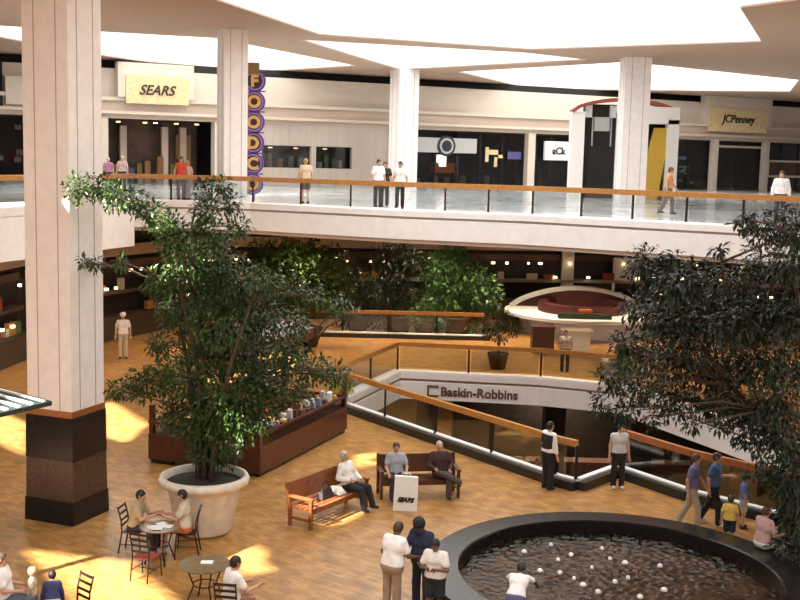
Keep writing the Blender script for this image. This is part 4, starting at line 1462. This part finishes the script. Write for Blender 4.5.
for k, (jx, jy) in enumerate(jets):
    mb = MB()
    vs = []
    R_ = rng.uniform(.032, .065)
    mb.lathe([(0, -.02), (R_, -.01), (R_ * 1.1, .015), (R_ * .8, .045), (R_ * .4, .06), (0, .065)], 10)
    o = obj('foam_jet', mb, foam, t, True)
    o.location = (jx, jy, .26)

# ------------------------------------------------------------------ wooden kiosk behind the ficus
N_ = P(260, 478)
ku = (P(347, 432) - N_)
kv = (P(147, 463) - N_)
KL, KW = ku.length, kv.length
ku.normalize()
kz = math.atan2(ku.y, ku.x)
t = thing('kiosk', 'dark red wooden selling kiosk with glass counters and canopy', 'kiosk', (N_.x, N_.y, 0), kz)
dp = .75
sides = [((0, 0), (KL, dp)), ((0, KW - dp), (KL, KW)), ((0, dp), (dp, KW - dp)), ((KL - dp, dp), (KL, KW - dp))]
for (x0, y0), (x1, y1) in sides:
    b_ = MB().box((x0, y0, .10), (x1, y1, .78))
    n = max(2, int(max(x1 - x0, y1 - y0) / .9))
    c = obj('counter', b_, M['redwood'], t, bevel=.01)
    obj('toe_kick', MB().box((x0 + .05, y0 + .05, 0), (x1 - .05, y1 - .05, .10)), M['kerb'], c)
    obj('display_glass', MB().box((x0 + .03, y0 + .03, .78), (x1 - .03, y1 - .03, 1.08)), M['shop_glass'], c)
    rim = MB()
    for q in ((x0, y0, x1, y0 + .06), (x0, y1 - .06, x1, y1), (x0, y0, x0 + .06, y1), (x1 - .06, y0, x1, y1)):
        rim.box((q[0], q[1], 1.06), (q[2], q[3], 1.12))
    obj('counter_rim', rim, M['redwood'], c)
for x, y in ((.08, .08), (KL - .08, .08), (.08, KW - .08), (KL - .08, KW - .08)):
    obj('post', MB().box((x - .06, y - .06, .78), (x + .06, y + .06, 1.55)), M['redwood'], t)
px_, py_ = KL * .5, KW * .5
for x, y in ((px_ - .9, py_ - .5), (px_ + .9, py_ - .5), (px_ - .9, py_ + .5), (px_ + .9, py_ + .5)):
    obj('inner_post', MB().box((x - .07, y - .07, 0), (x + .07, y + .07, 2.95)), M['redwood'], t)
cn = MB()
cn.add([(px_ - 1.5, py_ - 1.1, 2.95), (px_ + 1.5, py_ - 1.1, 2.95), (px_ + 1.5, py_ + 1.1, 2.95), (px_ - 1.5, py_ + 1.1, 2.95),
        (px_ - 1.5, py_ - 1.1, 3.25), (px_ + 1.5, py_ - 1.1, 3.25), (px_ + 1.5, py_ + 1.1, 3.25), (px_ - 1.5, py_ + 1.1, 3.25),
        (px_ - .9, py_ - .5, 3.5), (px_ + .9, py_ - .5, 3.5), (px_ + .9, py_ + .5, 3.5), (px_ - .9, py_ + .5, 3.5)],
       [(3, 2, 1, 0), (0, 1, 5, 4), (1, 2, 6, 5), (2, 3, 7, 6), (3, 0, 4, 7), (4, 5, 9, 8), (5, 6, 10, 9), (6, 7, 11, 10), (7, 4, 8, 11), (8, 9, 10, 11)])
obj('canopy', cn, M['redwood'], t)
for z in (1.25, 1.75, 2.25):
    obj('shelf', MB().box((px_ - .95, py_ - .55, z), (px_ + .95, py_ + .55, z + .04)), M['redwood'], t)
KM = Matrix.Translation(N_) @ Matrix.Rotation(kz, 4, 'Z')
gcols = [(.75, .72, .66), (.6, .3, .08), (.5, .48, .46), (.12, .05, .03), (.7, .55, .25), (.3, .05, .04), (.2, .25, .3)]
def good(x, y, z, label, group, sc=1.0):
    w, d, hh = random.uniform(.08, .22) * sc, random.uniform(.08, .16) * sc, random.uniform(.07, .24) * sc
    mb = MB().box((-w / 2, -d / 2, 0), (w / 2, d / 2, hh))
    if random.random() < .4:
        mb = MB().lathe([(0, 0), (w / 2, 0), (w / 2, hh * .7), (w / 5, hh * .85), (w / 5, hh), (0, hh)], 12)
    o = obj('article', mb, cloth(random.choice(gcols)))
    o.location = KM @ Vector((x, y, z + .001))
    o.rotation_euler = (0, 0, kz + random.uniform(-.3, .3))
    tag(o, label, 'article', group)
for i in range(26):
    good(.35 + (KL - .7) * (i + random.uniform(.4, .5)) / 26, .22 if i % 2 else .52, 1.081, 'small article displayed on the right hand kiosk counter', 'articles on the right kiosk counter', random.uniform(.9, 1.25))
for i in range(12):
    good(random.uniform(.2, .55), .9 + (KW - 1.8) * (i + .5) / 12, 1.081, 'small article displayed on the left hand kiosk counter', 'articles on the left kiosk counter', .8)
for z in (1.291, 1.791, 2.291):
    for i in range(8):
        good(px_ - .8 + 1.6 * (i + .5) / 8, py_ - .42 + random.uniform(0, .12), z, 'article on the shelves inside the wooden kiosk', 'articles on the kiosk shelves', .8)
q = KM @ Vector((KL + 1.0, .6, 0))
pk = thing('planter_plant', 'yellow green bushy plant at the far right end of the kiosk', 'plant', P(358, 412) + Vector((-.62, .3, 0)))

# ------------------------------------------------------------------ portal, round counter and other far objects
d_ = ray(600, 190)
Yp = 57.0
def xat(px, Y=Yp):
    d = ray(px, 190)
    return d.x * Y / d.y
def zat(px, py, Y=Yp):
    return Q(px, py, Y).z
t = thing('portal', 'white framed portal with dark doorway and slanted yellow panel', 'portal')
xa, xb, xc, xd, xe, xf = (xat(v) for v in (569, 582, 612, 626, 664, 675))
zt = zat(600, 112)
obj('frame_post', MB().box((xa, Yp, ZU), (xb, Yp + .8, zt)), M['white'], t)
obj('frame_post', MB().box((xc + .1, Yp, ZU), (xd, Yp + .8, zt)), M['white'], t)
obj('frame_post', MB().box((xe, Yp - .2, ZU), (xf, Yp + .6, zat(668, 120))), M['white'], t)
obj('frame_beam', MB().box((xd, Yp - .2, zat(655, 124)), (xf, Yp + .6, zat(655, 107))), M['white'], t)
obj('dark_doorway', MB().box((xb, Yp + .3, ZU), (xc + .1, Yp + .7, zat(598, 104))), M['reveal'], t)
obj('grey_sign', MB().box((xat(592), Yp + .1, zat(600, 131)), (xat(607), Yp + .3, zat(600, 117))), M['grey_panel'], t)
for v in ((582, 589), (607, 613)):
    obj('cap_block', MB().box((xat(v[0]), Yp + .05, zat(586, 117)), (xat(v[1]), Yp + .35, zat(586, 105))), cloth((.6, .58, .6)), t)
for v in (590.5, 609):
    obj('rod', MB().tube([(xat(v), Yp + .2, zat(600, 146)), (xat(v), Yp + .2, zat(600, 117))], .04, 6), M['grey_panel'], t)
ar = MB()
prev = None
n = 14
for k in range(n):
    f0, f1 = k / n, (k + 1) / n
    def pt(f):
        return xa + (xf - xa) * f, zat(600, 112) + (zat(600, 99) - zat(600, 112)) * math.sin(math.pi * min(1, f * 1.0)) ** .6 if 0 < f < 1 else zat(600, 112)
    (x0, z0), (x1, z1) = pt(f0), pt(f1)
    ar.bar((x0, Yp + .3, z0), (x1, Yp + .3, z1), .9, .16)
obj('curved_cap', ar, mat('red_cap', (.30, .06, .045), .5), t)
yl = MB()
z0, z1 = ZU, zat(660, 128)
x0, x1, x2, x3 = xat(636), xat(658), xat(668), xat(652)
yl.add([(x0, Yp + .1, z0), (x1, Yp + .1, z0), (x2, Yp + .1, z1), (x3, Yp + .1, z1), (x0, Yp + .35, z0), (x1, Yp + .35, z0), (x2, Yp + .35, z1), (x3, Yp + .35, z1)],
       [(0, 1, 2, 3), (7, 6, 5, 4), (0, 4, 5, 1), (1, 5, 6, 2), (2, 6, 7, 3), (3, 7, 4, 0)])
obj('slanted_panel', yl, M['yellow'], t)
obj('dark_back', MB().box((xd, Yp + .5, ZU), (xe, Yp + .7, zat(655, 124))), M['reveal'], t)

# round white counter
rc = P(575, 338) + Vector((.6, 2.1, 0))
t = thing('round_counter', 'round white counter with maroon upper ring', 'counter', rc)
obj('counter_body', MB().lathe([(0, 0), (2.9, 0), (3.0, .70), (3.7, .85), (3.7, 1.0), (0, 1.0)], 56), M['white'], t)
obj('maroon_ring', MB().lathe([(1.7, 1.0), (2.1, 1.0), (2.1, 1.42), (1.7, 1.42)], 48, close=True), M['maroon'], t)
arch = MB()
pts = [(-3.3 + 6.6 * k / 16, 1.3, 1.0 + .95 * math.sin(math.pi * (k / 16)) ** .7) for k in range(17)]
for a, b in zip(pts[:-1], pts[1:]):
    arch.bar(a, b, .5, .18)
obj('arched_rim', arch, M['white'], t)
mp = MB()
for a, b in zip(pts[:-1], pts[1:]):
    mp.add([(a[0], 1.3, 1.0), (b[0], 1.3, 1.0), (b[0], 1.3, b[2]), (a[0], 1.3, a[2]), (a[0], 1.5, 1.0), (b[0], 1.5, 1.0), (b[0], 1.5, b[2]), (a[0], 1.5, a[2])],
           [(0, 1, 2, 3), (7, 6, 5, 4), (0, 4, 5, 1), (3, 2, 6, 7)])
obj('arch_panel', mp, M['maroon'], t)
q = rc + Vector((-.3, -2.7, 1.001))
t = thing('flower_trough', 'low dark trough of greenery with orange flowers on the round counter', 'planter', q)
obj('trough', MB().box((-1.2, -.25, 0), (1.2, .25, .22)), cloth((.02, .03, .015)), t)
obj('flowers', MB().box((-.3, -.2, .22), (.35, .2, .45)), cloth((.45, .13, .05)), t, bevel=.08)
q = P(544, 353)
t = thing('brick_pedestal', 'red brown square pedestal beside the far railing', 'pedestal', q)
obj('body', MB().box((-.5, 0, 0), (.42, .9, 1.05)), tile_mat('red_wood_blocks', (.22, .06, .03), (.17, .045, .02), (.06, .02, .01), 3, .6, .3, .5), t)
obj('cap', MB().box((-.54, -.04, 1.05), (.46, .94, 1.12)), M['maroon'], t)
q = P(572, 356)
t = thing('cream_counter', 'cream tapered side counter right of the red pedestal', 'counter', q)
obj('body', MB().box((-.35, 0, 0), (.75, .7, 1.0)), M['cream'], t)
obj('top', MB().box((-.45, -.1, 1.0), (.85, .8, 1.08)), M['cream'], t)
p = Q(567, 275, 59)
t = thing('column', 'white square post under the walkway behind the round counter', 'column', (p.x, 59.0, 0))
obj('shaft', MB().box((-.3, -.3, 0), (.3, .3, ZS)), M['white'], t)
for Y_, x in ((59.1, 626),):
    p = Q(x, 270, Y_)
    t = thing('sign_board', 'blank white sign board on a thin post under the walkway', 'sign', (p.x, Y_, 0))
    zt_, zb_ = Q(626, 258, Y_).z, Q(626, 281, Y_).z
    obj('board', MB().box((-.68, -.08, zb_), (.72, .08, zt_)), M['white'], t)
    obj('post', MB().box((-.68, -.05, 0), (-.56, .05, zt_)), M['white'], t)

# striped canopy corner at the far left
tip = P(52, 401, 3.75)
e1 = P(-5, 386, 3.75)
e2 = P(-5, 414, 3.75)
t = thing('striped_canopy', 'dark canopy corner with white stripes at the left edge', 'canopy')
d1, d2 = (e1 - tip) * 1.15, (e2 - tip) * 1.15
def cp(a, b, z=0):
    v = tip + d1 * a + d2 * b
    return Vector((v.x, v.y, 3.75 + z))
cb_ = MB()
cb_.add([cp(0, 0, -.08), cp(1, 0, -.08), cp(1, 1, -.08), cp(0, 1, -.08), cp(0, 0), cp(1, 0), cp(1, 1), cp(0, 1)],
        [(3, 2, 1, 0), (4, 5, 6, 7), (0, 1, 5, 4), (1, 2, 6, 5), (2, 3, 7, 6), (3, 0, 4, 7)])
obj('canopy_deck', cb_, cloth((.016, .028, .022)), t)
for k in range(5):
    f = .10 + k * .19
    obj('white_stripe', MB().bar(cp(.0 + .02, f, .015), cp(.98, f, .015), .06, .03), M['white'], t)
cpost = cp(.92, .92)
obj('post', MB().bar((cpost.x, cpost.y, 0), (cpost.x, cpost.y, 3.68), .14, .14), M['post'], t)

# ------------------------------------------------------------------ plants
def leaves_mesh(name, clusters, n, ln, wd, droop, m, seed, spread=1.0):
    """clusters: (centre, radii, weight); leaves are folded blades pointing outwards"""
    rg = np.random.default_rng(seed)
    w = np.array([c[2] for c in clusters], float)
    w /= w.sum()
    k = rg.choice(len(clusters), n, p=w)
    C0 = np.array([list(c[0]) for c in clusters])[k]
    R0 = np.array([list(c[1]) for c in clusters])[k]
    u = rg.normal(size=(n, 3))
    u /= np.linalg.norm(u, axis=1)[:, None]
    r = rg.random(n)[:, None] ** .55
    p = C0 + u * r * R0
    d = u + rg.normal(size=(n, 3)) * .6 * spread
    d[:, 2] -= droop
    d /= np.linalg.norm(d, axis=1)[:, None]
    z = np.tile([0., 0, 1], (n, 1)) + rg.normal(size=(n, 3)) * .35
    s = np.cross(d, z)
    s /= np.linalg.norm(s, axis=1)[:, None]
    nn_ = np.cross(s, d)
    L = (ln * rg.uniform(.6, 1.25, n))[:, None]
    Wd = (wd * rg.uniform(.7, 1.2, n))[:, None]
    a = p
    tipv = p + d * L - nn_ * L * .12
    mid = p + d * L * .5
    l = mid + s * Wd * .5 + nn_ * Wd * .18
    rr_ = mid - s * Wd * .5 + nn_ * Wd * .18
    v = np.stack([a, l, mid, rr_, tipv], 1).reshape(-1, 3)
    i = np.arange(n)[:, None] * 5
    f = np.concatenate([i + [0, 2, 1], i + [0, 3, 2], i + [1, 2, 4], i + [2, 3, 4]], 0)
    me = npmesh(name, v, f, m)
    me.polygons.foreach_set('use_smooth', [False] * len(me.polygons))
    return me
def plant(name, label, base, clusters, n, ln, wd, leaf, droop=.3, seed=1, trunk=(), tr_r=.05, group=None, soil_z=0.0, cat='plant'):
    """clusters in world coordinates; base = (x, y, z) of the pot's foot"""
    t = thing(name, label, cat, base, 0, group)
    b = Vector(base)
    loc = [(Vector(c) - b, r, w) for c, r, w in clusters]
    obj('foliage', leaves_mesh('foliage', loc, n, ln, wd, droop, leaf, seed), leaf, t)
    tb = MB()
    rg = random.Random(seed)
    for tk in trunk:
        tb.tube([Vector(p) - b for p in tk], [tr_r * (1 - .55 * i / max(1, len(tk) - 1)) for i in range(len(tk))], 7)
    ends = [Vector(p) - b for tk in trunk for p in tk[1:]]
    for c, r, w in loc:
        if ends:
            e = min(ends, key=lambda q: (q - c).length + (1.5 if q.z > c.z else 0))
            mid = (e + c) / 2 + Vector((rg.uniform(-.1, .1), rg.uniform(-.1, .1), .08 * (c - e).length))
            tb.tube([e, mid, c], [tr_r * .4, tr_r * .28, tr_r * .12], 5)
            for q in range(3):
                d = Vector((rg.uniform(-1, 1) * r[0], rg.uniform(-1, 1) * r[1], rg.uniform(-.6, .8) * r[2]))
                tb.tube([mid.lerp(c, .5), c + d * .8], [tr_r * .16, tr_r * .07], 4)
    if tb.v:
        obj('branches', tb, M['bark'], t, True)
    return t
def pc(lst, Y, jit=.8, seed=0, flat=1.0):
    """photo points (x, y, radius in px[, dY]) to leaf clusters about the depth Y"""
    rg = random.Random(seed)
    out = []
    for it in lst:
        yy = Y + (it[3] if len(it) > 3 else rg.uniform(-jit, jit))
        c = Q(it[0], it[1], yy)
        r = it[2] / F * yy
        out.append((c, (r, r * flat, r), it[2] ** 2.0))
    return out

# big ficus in the white planter
pb_ = P(204, 536)
YF = pb_.y + .3
pb_ = Vector((Q(204, 536, YF).x, YF, 0))
fic = pc([(78, 189, 15), (98, 186, 15), (116, 196, 17), (137, 203, 16), (152, 215, 16), (168, 228, 18), (180, 243, 22), (96, 264, 8), (84, 262, 6), (120, 262, 8),
          (206, 192, 13), (222, 186, 10), (230, 205, 12), (205, 212, 15), (240, 226, 11), (213, 235, 18), (190, 262, 28), (222, 258, 22), (160, 282, 18), (205, 285, 30),
          (240, 285, 26), (265, 282, 18), (292, 290, 14), (315, 297, 12), (338, 305, 11), (355, 312, 6), (180, 310, 24), (222, 318, 36), (262, 318, 26), (295, 322, 16),
          (205, 350, 34), (245, 352, 36), (285, 352, 24), (312, 368, 18), (335, 374, 14), (350, 380, 7), (160, 345, 14), (140, 385, 18), (165, 378, 20), (118, 390, 11), (195, 385, 34),
          (232, 392, 36), (270, 388, 26), (300, 392, 14), (200, 420, 28), (232, 425, 28), (262, 415, 18), (170, 415, 16), (210, 450, 22), (228, 452, 16)], YF, 1.0, 3)
zt_ = 1.22
def tq(x, y, dY=0):
    return Q(x, y, YF + dY)
trk = [[(pb_.x, YF, .9), tq(206, 440), tq(205, 380, .1), tq(196, 300, .15), tq(190, 235, .2)],
       [(pb_.x + .15, YF - .1, .9), tq(216, 430, -.2), tq(232, 360, -.4), tq(252, 300, -.5)],
       [(pb_.x - .15, YF + .1, .9), tq(198, 430, .3), tq(185, 350, .5), tq(172, 290, .6)],
       [(pb_.x + .05, YF + .2, .9), tq(212, 420, .4), tq(250, 380, .7), tq(300, 360, .8)],
       [(pb_.x, YF + .1, .9), tq(200, 380, .2), tq(170, 235, .3), tq(120, 200, .3)]]
t = plant('potted_ficus_tree', 'tall dark green ficus tree in a large white planter', pb_, fic, 21000, .145, .06, M['leaf'], .35, 11, trk, .07, cat='tree')
prof = [(.50, 0), (.56, .04), (.60, .10), (.78, .95), (.84, 1.05), (.95, 1.10), (.97, 1.20), (.93, 1.27), (.86, 1.27), (.84, 1.15), (.80, 1.02), (.55, .08)]
po_ = obj('planter', MB().lathe(prof, 48, close=True), M['pot'], t, True)
obj('soil', MB().lathe([(0, 1.02), (.82, 1.02), (.82, 1.12), (.4, 1.16), (0, 1.17)], 32), M['soil'], po_, True)

# dark tree at right
YR = 23.6
rt = pc([(648, 268, 24), (675, 258, 10), (678, 285, 26), (705, 280, 26), (720, 250, 8), (735, 285, 28), (765, 262, 26), (790, 265, 24), (765, 228, 20), (790, 225, 20), (745, 222, 12), (800, 240, 22),
         (640, 308, 22), (665, 318, 26), (700, 322, 30), (735, 325, 28), (765, 315, 28), (795, 315, 28), (625, 345, 18), (645, 352, 24), (680, 358, 32), (718, 362, 32), (755, 360, 30), (790, 362, 30),
         (612, 380, 14), (640, 388, 22), (672, 395, 26), (708, 402, 26), (742, 402, 28), (778, 402, 30), (600, 404, 12), (622, 412, 14), (652, 418, 10), (745, 432, 20), (775, 440, 28), (800, 445, 26), (765, 470, 16), (790, 482, 26),
         (800, 515, 26), (778, 515, 12), (795, 550, 28), (778, 580, 22), (800, 590, 28), (748, 595, 16), (772, 560, 16), (768, 588, 20), (785, 540, 16), (800, 480, 20), (720, 425, 10), (690, 425, 8)], YR, 1.5, 9)
base = Vector((Q(812, 560, YR).x, YR, 0))
trk = [[base + Vector((0, 0, .9)), Q(806, 480, YR), Q(780, 400, YR), Q(745, 330, YR), Q(722, 262, YR)], [base + Vector((.1, 0, .9)), Q(810, 420, YR - .4), Q(800, 320, YR - .5), Q(790, 235, YR - .5)],
       [base + Vector((-.1, 0, .9)), Q(790, 450, YR + .4), Q(735, 390, YR + .4), Q(690, 330, YR + .6), Q(660, 280, YR + .6)]]
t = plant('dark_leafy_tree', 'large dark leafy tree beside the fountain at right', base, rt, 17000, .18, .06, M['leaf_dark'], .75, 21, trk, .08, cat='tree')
obj('planter', MB().lathe([(.55, 0), (.75, .8), (.8, .9), (.7, .9), (.5, .1)], 40, close=True), M['granite_brown'], t, True)
obj('soil', MB().lathe([(0, .7), (.68, .7), (.68, .8), (0, .85)], 24), M['soil'], t)

# greenery in the middle distance
def potted(label, x, Y, lst, n, ln, wd, leaf, seed, h=.7, r=.6, group=None, droop=.3, jit=.7, name='potted_plant', potm='pot'):
    bx = Q(x, 300, Y).x
    b = Vector((bx, Y, 0))
    cl = pc(lst, Y, jit, seed)
    top = max(cl, key=lambda c: c[0].z)[0]
    tr = [[b + Vector((0, 0, h * .7)), b + Vector((.05, 0, h + .6)), b.lerp(Vector((top.x, top.y, top.z)), .75)]]
    t = plant(name, label, b, cl, n, ln, wd, leaf, droop, seed, tr, .05)
    po_ = obj('pot', MB().lathe([(r * .7, 0), (r * .95, h * .85), (r, h * .9), (r, h), (r * .85, h), (r * .6, .06)], 28, close=True), M[potm], t, True)
    obj('soil', MB().lathe([(0, h * .75), (r * .86, h * .75), (r * .86, h * .9), (0, h * .92)], 20), M['soil'], po_)
    return t
potted('dark spreading indoor tree behind the wooden kiosk', 305, 48.6, [(262, 256, 18), (285, 254, 18), (310, 257, 20), (335, 264, 18), (270, 270, 24), (300, 272, 28), (330, 282, 22), (285, 292, 24), (315, 298, 20), (345, 292, 12)], 6000, .26, .10, M['leaf'], 31, .8, .8, potm='granite_brown')
potted('palm like plant with drooping dark fronds under the walkway', 398, 53.0, [(385, 258, 14), (400, 254, 16), (415, 262, 12), (392, 282, 18), (404, 300, 18), (395, 315, 16), (378, 290, 14)], 2600, .42, .09, M['leaf_dark'], 32, .8, .7, droop=.8, potm='granite_brown')
potted('bright bushy green plant left of the round counter', 458, 53.2, [(435, 268, 18), (452, 258, 16), (462, 280, 24), (482, 288, 18), (448, 300, 22), (472, 305, 20), (430, 300, 16), (492, 300, 12), (455, 250, 10), (440, 318, 14), (470, 322, 14)], 4200, .30, .14, M['leaf_mid'], 33, .8, .8, potm='granite_brown')
potted('leafy dark plant between palm and kiosk tree', 358, 53.4, [(345, 300, 16), (362, 305, 18), (358, 282, 16), (375, 318, 14), (345, 318, 14), (350, 266, 12)], 2000, .28, .10, M['leaf_dark'], 34, .7, .6, potm='granite_brown')
potted('low green plant behind the distant oak railing', 425, 52.3, [(418, 318, 11), (430, 310, 12), (440, 320, 10)], 700, .25, .10, M['leaf_mid'], 35, .6, .5, potm='granite_brown')
potted('small dark tree in an urn at the far railing', 500, 44.3, [(490, 327, 10), (503, 322, 11), (514, 328, 9), (500, 337, 8), (488, 334, 5), (508, 318, 6)], 900, .16, .06, M['leaf_dark'], 36, .62, .42, potm='granite_brown')
potted('spiky plant standing by the far railing right of the counter', 618, 43.6, [(612, 372, 12), (625, 360, 12), (600, 378, 8), (632, 378, 10)], 700, .38, .06, M['leaf_mid'], 37, .6, .5)
# plant at the end of the kiosk
b = Vector(pk.location)
cl = [(b + Vector((0, 0, .85)), (.28, .28, .3), 1), (b + Vector((.12, 0, .65)), (.25, .25, .25), 1)]
obj('foliage', leaves_mesh('foliage', [(c - b, r, w) for c, r, w in cl], 260, .2, .08, .2, mat('yellow_green_leaf', (.42, .36, .05), .45), 41), M['leaf'], pk)
obj('pot', MB().lathe([(.16, 0), (.24, .42), (.26, .45), (.2, .45), (.14, .05)], 24, close=True), M['pot'], pk, True)
pk['label'] = 'yellow green bushy plant at the right end of the kiosk'

# shoppers on the lower level, seen through the opening
for x, c, lab, hr in ((507, (.75, .72, .68), 'distant person in white on the lower level below the rail', 'hair_brown'), (525, (.6, .45, .3), 'distant person in cream on the lower level below the rail', 'hair_black'),
                      (536, (.45, .06, .05), 'distant person in red on the lower level, left of waistcoat', 'hair_black')):
    q = Vector((Q(x, 455, 45.5).x, 45.5 + random.uniform(-.4, .4), -5.5))
    person(lab, q, face(.2, -1), STAND, shirt=c, legc=(.05, .04, .05), hair=hr, h=.024)
